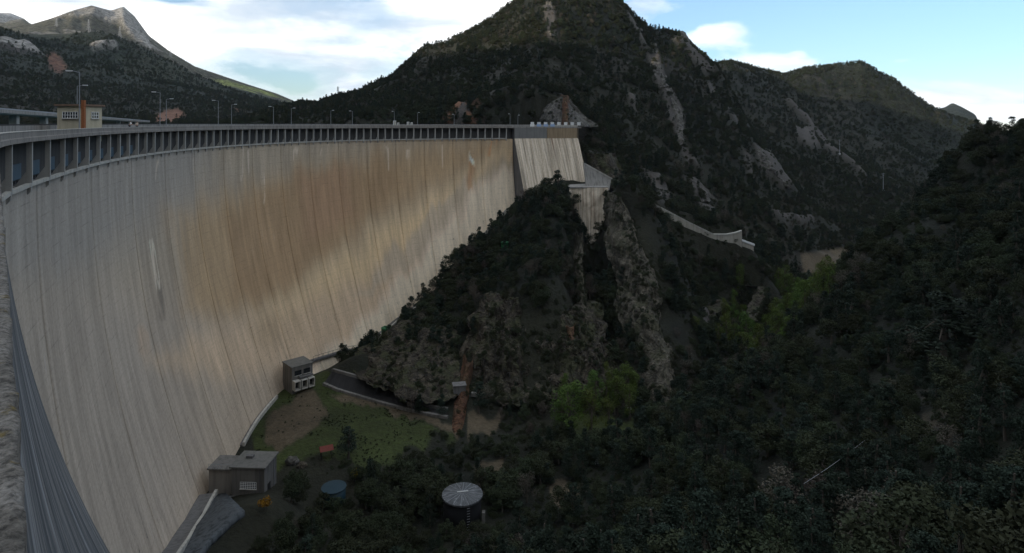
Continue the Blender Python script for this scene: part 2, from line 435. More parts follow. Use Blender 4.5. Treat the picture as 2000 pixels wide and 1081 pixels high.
# mountains across the lake
for px, py, Y in ((0, 238, 520), (100, 239, 540), (200, 240, 560), (300, 241, 560), (400, 241, 560), (500, 241, 540), (560, 240, 560),
    (0, 170, 700), (100, 180, 720), (200, 190, 740), (300, 205, 740), (400, 215, 760), (480, 222, 760), (560, 225, 720),
    (0, 100, 900), (60, 110, 930), (120, 125, 930), (200, 140, 930), (300, 165, 930), (380, 185, 930), (450, 200, 930), (520, 210, 930),
    (0, 66, 1040), (40, 72, 1080), (85, 92, 1100), (110, 82, 1130), (140, 70, 1150), (185, 67, 1160), (220, 78, 1160), (240, 95, 1140), (270, 118, 1120), (330, 140, 1140), (400, 172, 1160), (470, 195, 1160), (540, 205, 1160), (590, 215, 1100),
    (20, 100, 1300), (110, 98, 1300), (200, 95, 1320), (280, 125, 1350), (350, 145, 1350),
    (35, 66, 1900), (60, 50, 1950), (100, 36, 2000), (140, 21, 2050), (178, 11, 2080), (200, 17, 2080), (216, 21, 2080), (240, 13, 2060), (262, 32, 2000), (290, 70, 1900), (330, 100, 1830), (380, 130, 1780), (430, 147, 1720),
    (480, 164, 1680), (540, 183, 1640), (592, 203, 1600), (640, 220, 1550), (100, 60, 1650), (200, 45, 1750), (250, 50, 1800), (300, 105, 1600), (400, 155, 1500), (480, 180, 1480), (550, 198, 1450),
    (0, 60, 2400), (100, 80, 2500), (240, 80, 2600), (400, 190, 2300), (600, 225, 2200),
    (-60, 40, 3200), (0, 25, 3200), (20, 26, 3200), (45, 36, 3200), (62, 52, 3200), (110, 90, 3200), (0, 60, 4200),
    (420, 240, 5000), (500, 236, 5000), (560, 226, 5000), (590, 218, 4500), (615, 196, 5000), (645, 168, 5000), (668, 182, 5000), (700, 190, 5000), (760, 200, 5000),
    (1832, 212, 2600), (1860, 199, 2600), (1880, 210, 2600), (1905, 222, 2600), (1960, 240, 2600), (1780, 230, 2600), (1400, 230, 2600), (1000, 200, 2600)):
    cp(px, py, Y)
# the rest of the round: behind and beside the camera
def cth(th, r, Z): cz(r * math.sin(R(th)), r * math.cos(R(th)), Z)
for th, rows in {-50: ((6, -9), (40, -40), (150, -40), (350, -25), (600, 60), (1000, 180), (2500, 260)), -70: ((6, -9), (40, -35), (200, -40), (500, 30), (900, 200), (2500, 300)),
                 -95: ((6, -6), (40, -20), (150, -30), (400, 60), (700, 200), (2500, 200)), -120: ((6, -3), (40, 8), (120, 70), (300, 230), (520, 330), (1200, 250)),
                 -150: ((6, -2), (40, 10), (120, 70), (320, 220), (600, 300), (1500, 250)), 180: ((6, -2), (40, 10), (120, 60), (320, 180), (700, 260), (1500, 200)),
                 140: ((6, -3), (40, 8), (120, 55), (320, 170), (700, 260), (1500, 200)), 105: ((6, -5), (40, 4), (120, 40), (320, 150), (800, 250), (2000, 200)),
                 75: ((6, -6), (40, -4), (150, 28), (350, 80), (800, 150), (2000, 200)), 52: ((6, -8), (40, -18), (120, -14), (250, 20), (500, 10), (900, 60), (2000, 120))}.items():
    for r, Z in rows: cth(th, r, Z)
C3 = np.array(ctrl)
# drop near-duplicates
_th, _lr = np.arctan2(C3[:, 0], C3[:, 1]), np.log(np.hypot(C3[:, 0], C3[:, 1]))
_keep = []
for i in range(len(C3)):
    if all((_th[i] - _th[j]) ** 2 + (_lr[i] - _lr[j]) ** 2 > 0.012 ** 2 for j in _keep): _keep.append(i)
C3 = C3[_keep]
_th, _lr = np.arctan2(C3[:, 0], C3[:, 1]), np.log(np.hypot(C3[:, 0], C3[:, 1]))
_sv = C3[:, 2] / np.exp(_lr)
bk = np.abs(_th) > R(100)
K_th = np.r_[_th, _th[bk] - np.sign(_th[bk]) * 2 * math.pi]; K_lr = np.r_[_lr, _lr[bk]]; K_s = np.r_[_sv, _sv[bk]]
def _ker(d2): return np.where(d2 > 1e-12, 0.5 * d2 * np.log(np.maximum(d2, 1e-12)), 0.0)
nK = len(K_th)
A = np.zeros((nK + 3, nK + 3))
A[:nK, :nK] = _ker((K_th[:, None] - K_th) ** 2 + (K_lr[:, None] - K_lr) ** 2) + np.eye(nK) * 2e-5
A[:nK, nK:] = np.stack([np.ones(nK), K_th, K_lr], 1); A[nK:, :nK] = A[:nK, nK:].T
W = np.linalg.solve(A, np.r_[K_s, 0, 0, 0])
def tps(th, lr):
    th, lr = np.ravel(th), np.ravel(lr); out = np.empty(len(th))
    for i in range(0, len(th), 20000):
        a, b = th[i:i + 20000], lr[i:i + 20000]
        out[i:i + 20000] = _ker((a[:, None] - K_th) ** 2 + (b[:, None] - K_lr) ** 2) @ W[:nK] + W[nK] + W[nK + 1] * a + W[nK + 2] * b
    return out
TH_IN = np.linspace(R(-45), R(47), 620)
TH = np.r_[np.linspace(R(-180), R(-45.5), 60), TH_IN, np.linspace(R(47.5), R(180), 60)]
LR = np.r_[np.linspace(math.log(5), math.log(60), 60)[:-1], np.linspace(math.log(60), math.log(560), 360)[:-1], np.linspace(math.log(560), math.log(1600), 110)[:-1], np.linspace(math.log(1600), math.log(2300), 90)[:-1], np.linspace(math.log(2300), math.log(6500), 60)]
GT, GL = np.meshgrid(TH, LR, indexing='ij')
GR = np.exp(GL)
GX, GY = GR * np.sin(GT), GR * np.cos(GT)
GS = tps(GT, GL).reshape(GT.shape)
GZ = GS * GR
# relief: gullies and ribs, quiet on the lawn, along the dam and beside the camera
_cd = np.full(GX.shape, 1e9)
for i in range(len(CONTACT) - 1):
    a, b = CONTACT[i, :2], CONTACT[i + 1, :2]; e = b - a
    t = np.clip(((GX - a[0]) * e[0] + (GY - a[1]) * e[1]) / (e @ e), 0, 1)
    _cd = np.minimum(_cd, np.hypot(GX - a[0] - t * e[0], GY - a[1] - t * e[1]))
calm = sstep(5, 26, _cd)
_ok = GY > 4
GPX, GPY = PXY(GX, np.where(_ok, GY, 4), GZ)
GPX[~_ok] = -9999
LAWN = [(490, 780), (620, 720), (760, 740), (900, 790), (1060, 800), (1060, 870), (850, 900), (540, 930), (490, 880)]
_fl = sstep(-40, 25, polydist(GPX, GPY, LAWN)) * (GY > 115) * (GY < 185)
calm = calm * (1 - _fl)
amp = np.clip(0.020 * GR, 0.6, 26) * np.where(GR < 60, 0.4, 1.0) * (1 - 0.45 * sstep(520, 700, GR)) * (1 + 1.8 * sstep(1500, 1900, GR))
warpx = GX + 14 * fbm(GX / 90, GY / 90, 31, 3); warpy = GY + 14 * fbm(GX / 90, GY / 90, 41, 3)
rel = 0.55 * fbm(warpx / (0.22 * 300), warpy / (0.22 * 300), 3, 5, 0.5, True) + 0.5 * fbm(GX / 22, GY / 22, 8, 4)
relfar = fbm(warpx / 330, warpy / 330, 5, 6, 0.52, True) * 0.9 + 0.4 * fbm(GX / 90, GY / 90, 12, 5)
farw = sstep(500, 1000, GR)
GZ = GZ + calm * amp * (rel * (1 - farw) + relfar * farw) * 0.55
GPX, GPY = PXY(GX, np.where(_ok, GY, 4), GZ); GPX[~_ok] = -9999

# ground cover, in photo outlines laid on the sheet at their own distance: (outline, near, far, cover)
COVER = [
    ('rock', [(1060, 2), (1082, 0), (1092, 70), (1068, 75)], 380, 520), ('rock', [(1210, 5), (1228, 15), (1258, 62), (1246, 64)], 380, 520),
    ('rock', [(1258, 86), (1284, 88), (1308, 165), (1280, 172), (1268, 130)], 340, 520), ('rock', [(1290, 168), (1312, 170), (1336, 222), (1334, 285), (1308, 246)], 300, 500),
    ('rock', [(1312, 60), (1342, 64), (1395, 132), (1376, 138), (1345, 100)], 380, 560), ('rock', [(1372, 148), (1384, 152), (1402, 192), (1390, 186)], 300, 520),
    ('rock', [(1404, 208), (1424, 216), (1448, 248), (1430, 240)], 300, 520), ('rock', [(1468, 284), (1496, 298), (1548, 364), (1524, 370), (1482, 334)], 300, 520),
    ('rock', [(1318, 284), (1340, 292), (1366, 330), (1340, 322)], 280, 480), ('rock', [(1252, 330), (1292, 348), (1312, 398), (1284, 402)], 270, 420),
    ('rock', [(1328, 346), (1360, 354), (1398, 392), (1352, 384)], 270, 430), ('rock', [(1356, 396), (1388, 402), (1412, 424), (1372, 424)], 270, 420),
    ('rock', [(1076, 244), (1084, 200), (1102, 188), (1118, 200), (1146, 232), (1150, 246)], 270, 320),
    ('rock', [(862, 242), (878, 214), (896, 200), (914, 212), (936, 242)], 280, 380), ('rock', [(1146, 250), (1160, 300), (1200, 310), (1216, 350), (1160, 330)], 262, 330),
    ('rock', [(1542, 248), (1588, 252), (1602, 288), (1572, 290), (1548, 268)], 480, 800), ('rock', [(1526, 180), (1540, 186), (1612, 266), (1642, 300), (1634, 304), (1588, 262)], 480, 800),
    ('rock', [(1642, 300), (1700, 346), (1696, 352), (1640, 308)], 440, 700), ('soil', [(1560, 490), (1640, 486), (1724, 470), (1706, 500), (1640, 540), (1566, 540)], 250, 420),
    ('rock', [(1500, 418), (1590, 424), (1588, 436), (1510, 430)], 280, 450), ('rock', [(1780, 160), (1802, 168), (1804, 192), (1790, 190)], 700, 1000),
    ('rock', [(1225, 180), (1236, 190), (1240, 220), (1228, 214)], 280, 480), ('rock', [(1450, 296), (1464, 298), (1470, 350), (1456, 340)], 300, 520),
    ('soil', [(88, 96), (104, 98), (128, 130), (112, 142), (96, 128)], 600, 1200), ('rock', [(170, 84), (226, 86), (228, 96), (180, 98)], 900, 1300),
    ('soil', [(310, 218), (350, 214), (366, 226), (352, 242), (300, 242)], 450, 800), ('soil', [(440, 218), (456, 211), (476, 218)], 500, 900),
    ('rock', [(0, 76), (60, 82), (84, 102), (40, 108), (0, 100)], 850, 1200), ('rock', [(188, 8), (250, 8), (300, 76), (345, 110), (330, 112), (286, 88), (250, 66), (232, 40), (205, 38)], 1700, 2300),
    ('rock', [(-80, 15), (62, 20), (66, 60), (40, 68), (-80, 60)], 2700, 3500),
    ('soil', [(520, 800), (560, 770), (622, 790), (632, 820), (610, 855), (560, 868), (515, 850)], 120, 175), ('soil', [(640, 780), (700, 788), (880, 836), (876, 848), (780, 830), (690, 806)], 120, 175),
    ('soil', [(905, 790), (960, 800), (1000, 815), (980, 835), (905, 845)], 120, 175),
    ('soil', [(1040, 940), (1090, 930), (1130, 945), (1130, 975), (1090, 985), (1045, 970)], 90, 140), ('path', [(1780, 780), (1880, 710), (1900, 780), (1850, 860), (1800, 860)], 60, 140),
    ('soil', [(940, 900), (1000, 890), (1010, 950), (950, 950)], 100, 140), ('rock', [(1370, 600), (1420, 600), (1420, 640), (1380, 645)], 190, 270),
    ('grass', [(490, 750), (620, 720), (760, 800), (870, 850), (850, 890), (650, 905), (500, 900)], 120, 178), ('grass', [(1110, 800), (1220, 800), (1230, 850), (1130, 855)], 125, 165),
    ('sun_patch', [(415, 152), (470, 162), (560, 188), (594, 204), (540, 202), (470, 190), (430, 172)], 1350, 1800),
]
WGT = {}
_ja = np.where(GR < 200, 30.0, 6.0)
JX = _ja * fbm(GX / (0.04 * GR + 0.5), GY / (0.04 * GR + 0.5), 51, 4) * 1.6; JY = _ja * fbm(GX / (0.04 * GR + .5), GY / (0.04 * GR + .5), 61, 4) * 1.6
for cov, poly, n0, n1 in COVER:
    jx = GPX + JX; jy = GPY + JY
    bx = [p[0] for p in poly]; by = [p[1] for p in poly]
    sel = (jx > min(bx) - 12) & (jx < max(bx) + 12) & (jy > min(by) - 12) & (jy < max(by) + 12) & (GY > n0) & (GY < n1)
    if not sel.any(): continue
    w = np.zeros(GX.shape); w[sel] = sstep(-4, 4, polydist(jx[sel], jy[sel], poly))
    WGT[cov] = np.maximum(WGT.get(cov, 0.0), w)
rockw, soilw, grassw, sunw = (WGT.get(k, np.zeros(GX.shape)) for k in ('rock', 'soil', 'grass', 'sun_patch'))
soilw = np.maximum(soilw, 0.6 * WGT.get('path', 0) * sstep(-0.2, 0.3, fbm(GX / 3, GY / 3, 181, 3)))
# scattered bare crags on steep mountain ground
hicrag = sstep(0.05, 0.35, fbm(GX / 120, GY / 120, 78, 6, 0.6)) * sstep(1700, 1900, GR) * (GR < 3600) * sstep(95, 45, GPY) * (GPX < 420)
rockw = np.maximum(rockw, 0.8 * hicrag)
crag = sstep(0.30, 0.52, fbm(GX / 34, GY / 34, 77, 5) + 0.15 * rel) * (GR > 230) * (GR < 1000) * 0.45
rockw = np.maximum(rockw, crag * 0.7)
# rock stands proud and rough
GZ = GZ + rockw * np.clip(0.006 * GR, 0.4, 13.0) * (0.8 + 1.6 * fbm(GX / (0.05 * GR), GY / (0.05 * GR), 91, 4, 0.55, True)) * calm
# the ground never shows through the dam: keep it under the crest line between the two faces
_dd = np.full(GX.shape, 1e9); _ds = np.zeros(GX.shape)
_sel = (GX > -140) & (GX < 60) & (GY > -10) & (GY < 300)
_q = np.arange(0, SE, 1.0); _qx, _qy, _qnx, _qny = crest(_q)
xs, ys = GX[_sel], GY[_sel]
best = np.full(xs.shape, 1e9); off = np.zeros(xs.shape); ss = np.zeros(xs.shape)
for i in range(len(_q)):
    ddx, ddy = xs - _qx[i], ys - _qy[i]; d = ddx ** 2 + ddy ** 2
    m = d < best; best[m] = d[m]; off[m] = (ddx * _qnx[i] + ddy * _qny[i])[m]; ss[m] = _q[i]
zz = GZ[_sel]
fo = face_o(ss, zz)
behind = (off < fo + 0.0) & (off > -30) & (ss > 2)
zz = np.where(behind, np.minimum(zz, -12.0), zz)
inner = (off < fo - 2.0) & (off > -14) & (ss > 2)
GZ[_sel] = zz
PXo, PYo = PXY(GX, np.where(_ok, GY, 4), GZ); PXo[~_ok] = -9999

# keep the skyline where the photograph has it (the trees add their own height on top)
SKY = [(-60, 40), (0, 25), (20, 26), (45, 36), (60, 48), (100, 36), (140, 21), (178, 11), (200, 17), (216, 21), (240, 13), (262, 32), (290, 70), (330, 100), (380, 130), (430, 147), (480, 164), (540, 183), (592, 205),
       (620, 203), (645, 196), (700, 180), (760, 154), (800, 120), (830, 96), (870, 84), (900, 73), (940, 52), (970, 30), (1000, 10), (1040, -15), (1100, -25), (1160, -20), (1200, -3), (1222, 16), (1262, 54), (1300, 64), (1330, 72), (1365, 102), (1392, 126), (1430, 121), (1480, 136), (1532, 147),
       (1572, 134), (1640, 127), (1682, 121), (1710, 136), (1742, 154), (1800, 194), (1826, 214), (1845, 210), (1860, 201), (1880, 210), (1905, 224), (1925, 266), (1960, 262), (2000, 256), (2080, 246)]
_tp = CX + FPX * np.tan(TH_IN); _want = np.interp(_tp, [a for a, b in SKY], [b for a, b in SKY])
_i0 = int(np.argmin(abs(TH - TH_IN[0])))
for _ in range(4):
    for k in range(len(TH_IN)):
        i = _i0 + k
        _, yy = PXY(GX[i], np.maximum(GY[i], 1), GZ[i])
        ex = np.where(GR[i] > 45, _want[k] - yy, -1e9)
        if ex.max() <= 0: continue
        # every stretch of ground above the line comes down with its surroundings
        j = int(np.argmax(ex)); w = np.exp(-((LR - LR[j]) / 0.16) ** 2)
        GZ[i] -= ex[j] / FPX * GY[i] * w
# and the summits that fell short come up
for k in range(len(TH_IN)):
    i = _i0 + k
    _, yy = PXY(GX[i], np.maximum(GY[i], 1), GZ[i]); yy = np.where(GR[i] > 45, yy, 1e9); j = int(np.argmin(yy))
    if yy[j] > _want[k]: GZ[i] += (yy[j] - _want[k]) / FPX * GY[i] * np.exp(-((LR - LR[j]) / 0.12) ** 2)
PXo, PYo = PXY(GX, np.where(_ok, GY, 4), GZ); PXo[~_ok] = -9999

def ground(x, y):
    th, lr = math.atan2(x, y), math.log(max(math.hypot(x, y), 5.01))
    i = int(np.clip(np.searchsorted(TH, th) - 1, 0, len(TH) - 2)); j = int(np.clip(np.searchsorted(LR, lr) - 1, 0, len(LR) - 2))
    u, v = (th - TH[i]) / (TH[i + 1] - TH[i]), (lr - LR[j]) / (LR[j + 1] - LR[j])
    return float((GZ[i, j] * (1 - u) + GZ[i + 1, j] * u) * (1 - v) + (GZ[i, j + 1] * (1 - u) + GZ[i + 1, j + 1] * u) * v)
def on_ground(px, py, Y0, Y1):
    """first place along a photo ray, between two distances, where it meets the ground"""
    for Y in np.arange(Y0, Y1, 0.25):
        p = P(px, py, Y)
        if p[2] <= ground(p[0], p[1]): return p
    p = P(px, py, Y1); p[2] = ground(p[0], p[1]); return p

# colours of bare ground (albedo)
g1 = fbm(GX / 7, GY / 7, 101, 4)[..., None]; g2 = fbm(GX / 40, GY / 40, 111, 4)[..., None]
colr = np.array([0.015, 0.016, 0.010]) * (1 + 0.35 * g1) + np.array([0.007, 0.005, 0.002]) * g2
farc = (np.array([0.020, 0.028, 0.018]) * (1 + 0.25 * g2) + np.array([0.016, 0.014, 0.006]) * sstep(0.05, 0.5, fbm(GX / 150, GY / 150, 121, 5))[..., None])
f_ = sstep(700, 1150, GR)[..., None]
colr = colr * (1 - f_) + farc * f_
# sunlight on the high mountain put into a paler scrub colour
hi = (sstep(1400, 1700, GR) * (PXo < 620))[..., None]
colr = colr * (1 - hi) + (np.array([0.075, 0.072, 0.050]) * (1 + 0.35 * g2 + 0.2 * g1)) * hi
def over(col, w):
    global colr
    colr = colr * (1 - w[..., None]) + np.asarray(col) * w[..., None]
rk = np.where((GR > 1200)[..., None], np.array([0.26, 0.245, 0.22]), np.array([0.062, 0.056, 0.049])) * (1 + 0.3 * fbm(GX / (0.012 * GR + .4), GY / (0.012 * GR + .4), 131, 4)[..., None]) * np.ones(3)  # summit rock paler than near rock, sunlight put into its colour
over(rk, rockw)
red = ((PXo > 862) & (PXo < 940) | (PXo > 1096) & (PXo < 1113) & (PYo > 180)) & (GY > 270) & (GY < 380)
over(np.array([0.17, 0.08, 0.042]), rockw * red * sstep(-0.2, 0.2, fbm(GX / 5, GY / 5, 141, 3) + 0.15 * (PXo > 1000)) * 0.9)
over(np.array([0.084, 0.066, 0.042]) * (1 + 0.35 * g1 + 0.25 * g2), soilw)
redsoil = soilw * (GR > 400) * (PXo < 700)
over(np.array([0.15, 0.075, 0.047]) * (1 + 0.3 * g1), redsoil)
over(np.array([0.033, 0.043, 0.012]) * (1 + 0.5 * g1 + 0.3 * g2), grassw * (1 - soilw))
over(np.array([0.20, 0.22, 0.065]) * (1 + 0.35 * g2), sunw * sstep(-0.35, 0.05, fbm(GX / 120, GY / 120, 151, 4)))  # sunlight on the green slope, put into its ground colour
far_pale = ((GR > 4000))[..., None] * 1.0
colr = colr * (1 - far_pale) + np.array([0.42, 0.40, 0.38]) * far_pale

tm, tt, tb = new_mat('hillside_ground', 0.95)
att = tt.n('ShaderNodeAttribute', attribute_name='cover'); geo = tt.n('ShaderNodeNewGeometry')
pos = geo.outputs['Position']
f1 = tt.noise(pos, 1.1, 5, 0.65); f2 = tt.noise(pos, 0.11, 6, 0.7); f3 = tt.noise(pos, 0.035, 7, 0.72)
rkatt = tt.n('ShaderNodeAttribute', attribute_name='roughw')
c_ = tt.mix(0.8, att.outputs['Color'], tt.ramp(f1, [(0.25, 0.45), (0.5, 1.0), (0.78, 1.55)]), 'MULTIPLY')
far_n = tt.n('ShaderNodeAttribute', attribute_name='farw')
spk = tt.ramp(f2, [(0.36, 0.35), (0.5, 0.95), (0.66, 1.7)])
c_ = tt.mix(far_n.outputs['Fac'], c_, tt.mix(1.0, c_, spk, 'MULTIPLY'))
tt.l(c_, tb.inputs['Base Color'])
hgt = tt.math('ADD', tt.math('MULTIPLY', f1, 0.5), tt.math('MULTIPLY', tt.math('MULTIPLY', f2, far_n.outputs['Fac']), 14.0))
bump(tt, tb, hgt, 0.9, 1.0)

nT, nL = GX.shape
idx = np.arange(nT * nL).reshape(nT, nL)
fq = np.stack([idx[:-1, :-1], idx[1:, :-1], idx[1:, 1:], idx[:-1, 1:]], -1).reshape(-1, 4)
fwrap = np.stack([idx[-1, :-1], idx[0, :-1], idx[0, 1:], idx[-1, 1:]], -1).reshape(-1, 4)
fq = np.concatenate([fq, fwrap])
me = bpy.data.meshes.new('terrain')
nv = nT * nL
me.vertices.add(nv); me.vertices.foreach_set('co', np.stack([GX, GY, GZ], -1).ravel().astype(np.float32))
me.loops.add(len(fq) * 4); me.loops.foreach_set('vertex_index', fq[:, ::-1].ravel().astype(np.int32))
me.polygons.add(len(fq)); me.polygons.foreach_set('loop_start', np.arange(0, len(fq) * 4, 4, dtype=np.int32))
me.polygons.foreach_set('loop_total', np.full(len(fq), 4, np.int32))
me.update(calc_edges=True); me.validate()
me.polygons.foreach_set('use_smooth', [True] * len(me.polygons))
def vattr(me, name, arr, typ='FLOAT_COLOR'):
    a = me.attributes.new(name, typ, 'POINT')
    if typ == 'FLOAT_COLOR':
        a.data.foreach_set('color', np.c_[arr.reshape(-1, 3), np.ones(arr.size // 3)].ravel().astype(np.float32))
    else: a.data.foreach_set('value', arr.ravel().astype(np.float32))
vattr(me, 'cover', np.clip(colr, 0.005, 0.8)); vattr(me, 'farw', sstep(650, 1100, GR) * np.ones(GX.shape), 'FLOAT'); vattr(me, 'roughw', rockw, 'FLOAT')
terrain = bpy.data.objects.new('terrain', me); COL.objects.link(terrain); me.materials.append(tm)
tag(terrain, 'wooded mountains, rocky spurs and valley floor round the dam', 'terrain', kind='structure')
# ground beyond the last mountains, out to the horizon
base = mesh_obj('ground', [(-16000, -16000, -160), (16000, -16000, -160), (16000, 16000, -160), (-16000, 16000, -160)], [(0, 1, 2, 3)], plain('far_ground', (0.08, 0.085, 0.06), 0.95))
tag(base, 'far ground beyond the mountains reaching the horizon', 'ground', kind='structure')
# the reservoir behind the dam
lm, lt, lb = new_mat('lake_water', 0.08); lb.inputs['Base Color'].default_value = (0.02, 0.05, 0.06, 1); lb.inputs['Specular IOR Level'].default_value = 0.5
bump(lt, lb, lt.noise(lt.n('ShaderNodeNewGeometry').outputs['Position'], 0.8, 3), 0.2, 0.1)
_w = [at(s, -9.6, -9.0) for s in np.arange(1, SB - 12, 3.0)]
lake = mesh_obj('reservoir_water', [tuple(p) for p in _w] + [(-20, 330, -9), (-120, 560, -9), (-700, 700, -9), (-700, -40, -9), (-120, -60, -9), (-20, -20, -9)], [tuple(range(len(_w) + 6))], lm)
tag(lake, 'reservoir water held behind the curved dam', 'water', kind='structure')

# ------------------------------------------------------------------ the dam
DAM = empty('arch_dam', (float(_c[0, 0]), float(_c[0, 1]), 0))
DAM.location = (0, 0, 0)
tag(DAM, 'tall curved concrete arch dam with stained face and a row of fins under its crest', 'dam')
FIN_PX = [1.4, 40, 74, 104, 130.5, 155.5, 179, 200.5, 221, 239.5, 257.5, 274, 290, 306, 321, 336.5, 351, 365, 379, 392]
while FIN_PX[-1] < 984: FIN_PX.append(FIN_PX[-1] + 13.9)
FIN_S = [s_of_px(p) for p in FIN_PX]
d0 = FIN_S[1] - FIN_S[0]
FIN_S = [FIN_S[0] - d0 * 1.05] + FIN_S
# spread the fins evenly enough along the arch
FIN_S = np.array(FIN_S)
for _ in range(6): FIN_S[1:-1] = 0.25 * FIN_S[:-2] + 0.5 * FIN_S[1:-1] + 0.25 * FIN_S[2:]

# stains and tone bands on the face: colours (albedo) by place
def stain(px, py, s, z):
    px = px + 10 * vnoise(s / 1.6, z / 14, 5) + 16 * vnoise(s / 7, z / 16, 6)
    py = py + 7 * vnoise(s / 1.1, z / 60, 7) + 11 * vnoise(s / 6, z / 12, 8)
    c = np.ones(px.shape + (3,)) * np.array([0.235, 0.225, 0.208])
    def put(col, poly, soft, w=1.0):
        nonlocal c
        k = (sstep(-soft, soft, polydist(px, py, poly)) * w)[..., None]
        c = c * (1 - k) + np.array(col) * k
    put((0.245, 0.232, 0.216), [(0, 620), (300, 560), (560, 600), (700, 560), (900, 420), (1100, 300), (1100, 1300), (0, 1300)], 60)
    put((0.190, 0.198, 0.208), [(-200, 150), (420, 150), (620, 250), (420, 330), (330, 420), (140, 560), (-200, 560)], 70)
    put((0.222, 0.218, 0.216), [(-200, 560), (140, 540), (330, 640), (400, 860), (300, 1300), (-200, 1300)], 90, 0.9)
    put((0.235, 0.225, 0.205), [(420, 200), (1100, 200), (1100, 290), (900, 300), (640, 330), (420, 340)], 30)
    put((0.250, 0.202, 0.142), [(350, 420), (520, 350), (690, 310), (860, 275), (985, 262), (1000, 300), (930, 332), (700, 470), (560, 590), (470, 625), (360, 610)], 44, 0.9)
    put((0.215, 0.166, 0.116), [(440, 430), (520, 372), (640, 330), (770, 320), (800, 360), (700, 440), (520, 575), (455, 580)], 26, 0.8)
    put((0.235, 0.170, 0.128), [(590, 345), (690, 320), (700, 420), (600, 470)], 20, 0.6)
    put((0.375, 0.325, 0.240), [(1010, 262), (985, 300), (930, 334), (780, 424), (640, 515), (500, 620), (540, 650), (700, 560), (800, 478), (880, 400), (960, 320), (1010, 290)], 27)  # cream diagonal band, paler than the face round it
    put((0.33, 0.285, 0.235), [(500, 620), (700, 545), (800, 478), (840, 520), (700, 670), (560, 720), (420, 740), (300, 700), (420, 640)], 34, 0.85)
    put((0.285, 0.268, 0.240), [(925, 340), (940, 352), (880, 440), (780, 540), (690, 580), (790, 470), (860, 400)], 9, 0.85)  # thin greyer strip along the lower edge of the cream band
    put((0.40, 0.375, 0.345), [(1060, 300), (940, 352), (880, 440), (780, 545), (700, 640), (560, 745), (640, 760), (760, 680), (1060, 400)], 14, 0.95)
    put((0.25, 0.215, 0.165), [(500, 620), (560, 612), (575, 660), (520, 680), (490, 660)], 22, 0.5)
    put((0.29, 0.23, 0.18), [(268, 640), (284, 640), (290, 690), (272, 690)], 14, 0.5)
    put((0.26, 0.16, 0.09), [(921, 318), (929, 318), (933, 372), (926, 376)], 4, 0.7)
    put((0.33, 0.17, 0.08), [(961, 272), (966, 272), (968, 305), (963, 305)], 3, 0.6)
    put((0.34, 0.18, 0.08), [(998, 290), (1003, 300), (1020, 366), (1013, 366)], 3, 0.8)
    put((0.62, 0.60, 0.57), [(923, 308), (928, 308), (928, 318), (923, 318)], 2, 0.9)
    put((0.07, 0.07, 0.07), [(296, 470), (299, 470), (313, 618), (306, 620), (297, 560)], 6, 0.55)
    for x0, y0, x1, y1, w_ in ((315, 318, 311, 362, 2), (372, 315, 370, 340, 2), (481, 300, 478, 345, 2), (522, 318, 508, 405, 2.2), (583, 300, 580, 318, 2), (637, 290, 635, 312, 2), (756, 284, 755, 330, 3), (811, 282, 811, 300, 2), (867, 278, 867, 320, 2.5), (921, 300, 921, 316, 2)):
        put((0.42, 0.41, 0.39), [(x0 - w_, y0), (x0 + w_, y0), (x1 + w_ * .5, y1), (x1 - w_ * .5, y1)], 2.5, 0.75)
    put((0.55, 0.54, 0.52), [(296.5, 465), (299.5, 465), (300.5, 560), (298, 560)], 2.5, 0.8)
    return np.clip(c * np.array([2.02, 1.72, 1.38]), 0.02, 0.76)

fm, ft, fb = new_mat('dam_face_concrete', 0.93)
ta = ft.n('ShaderNodeAttribute', attribute_name='stain')  # holds all face tones: stains and the paler and greyer bands
uvn = ft.n('ShaderNodeUVMap', uv_map='UVMap')
uv = uvn.outputs[0]
suv = ft.n('ShaderNodeSeparateXYZ'); ft.l(uv, suv.inputs[0])
wob = ft.noise(uv, 0.35, 4, 0.6)
wv = ft.n('ShaderNodeVectorMath', operation='ADD'); ft.l(uv, wv.inputs[0])
wn = ft.n('ShaderNodeTexNoise'); wn.inputs['Scale'].default_value = 0.12; wn.inputs['Detail'].default_value = 3; ft.l(uv, wn.inputs['Vector'])
wsc = ft.n('ShaderNodeVectorMath', operation='MULTIPLY'); ft.l(wn.outputs['Color'], wsc.inputs[0]); wsc.inputs[1].default_value = (1.6, 0, 0); ft.l(wsc.outputs[0], wv.inputs[1])
uw = wv.outputs[0]
st1 = ft.noise(ft.mapping(uw, scale=(0.8, 0.06, 1)), 1.0, 6, 0.62)
st2 = ft.noise(ft.mapping(uw, scale=(2.6, 0.11, 1), loc=(13, 5, 0)), 1.0, 5, 0.65)
st3 = ft.noise(ft.mapping(uv, scale=(0.42, 0.05, 1), loc=(31, 9, 0)), 1.0, 6, 0.6)
fine = ft.noise(uv, 2.2, 5, 0.7)
spots = ft.noise(ft.mapping(uv, scale=(1.0, 0.45, 1)), 1.7, 4, 0.6)
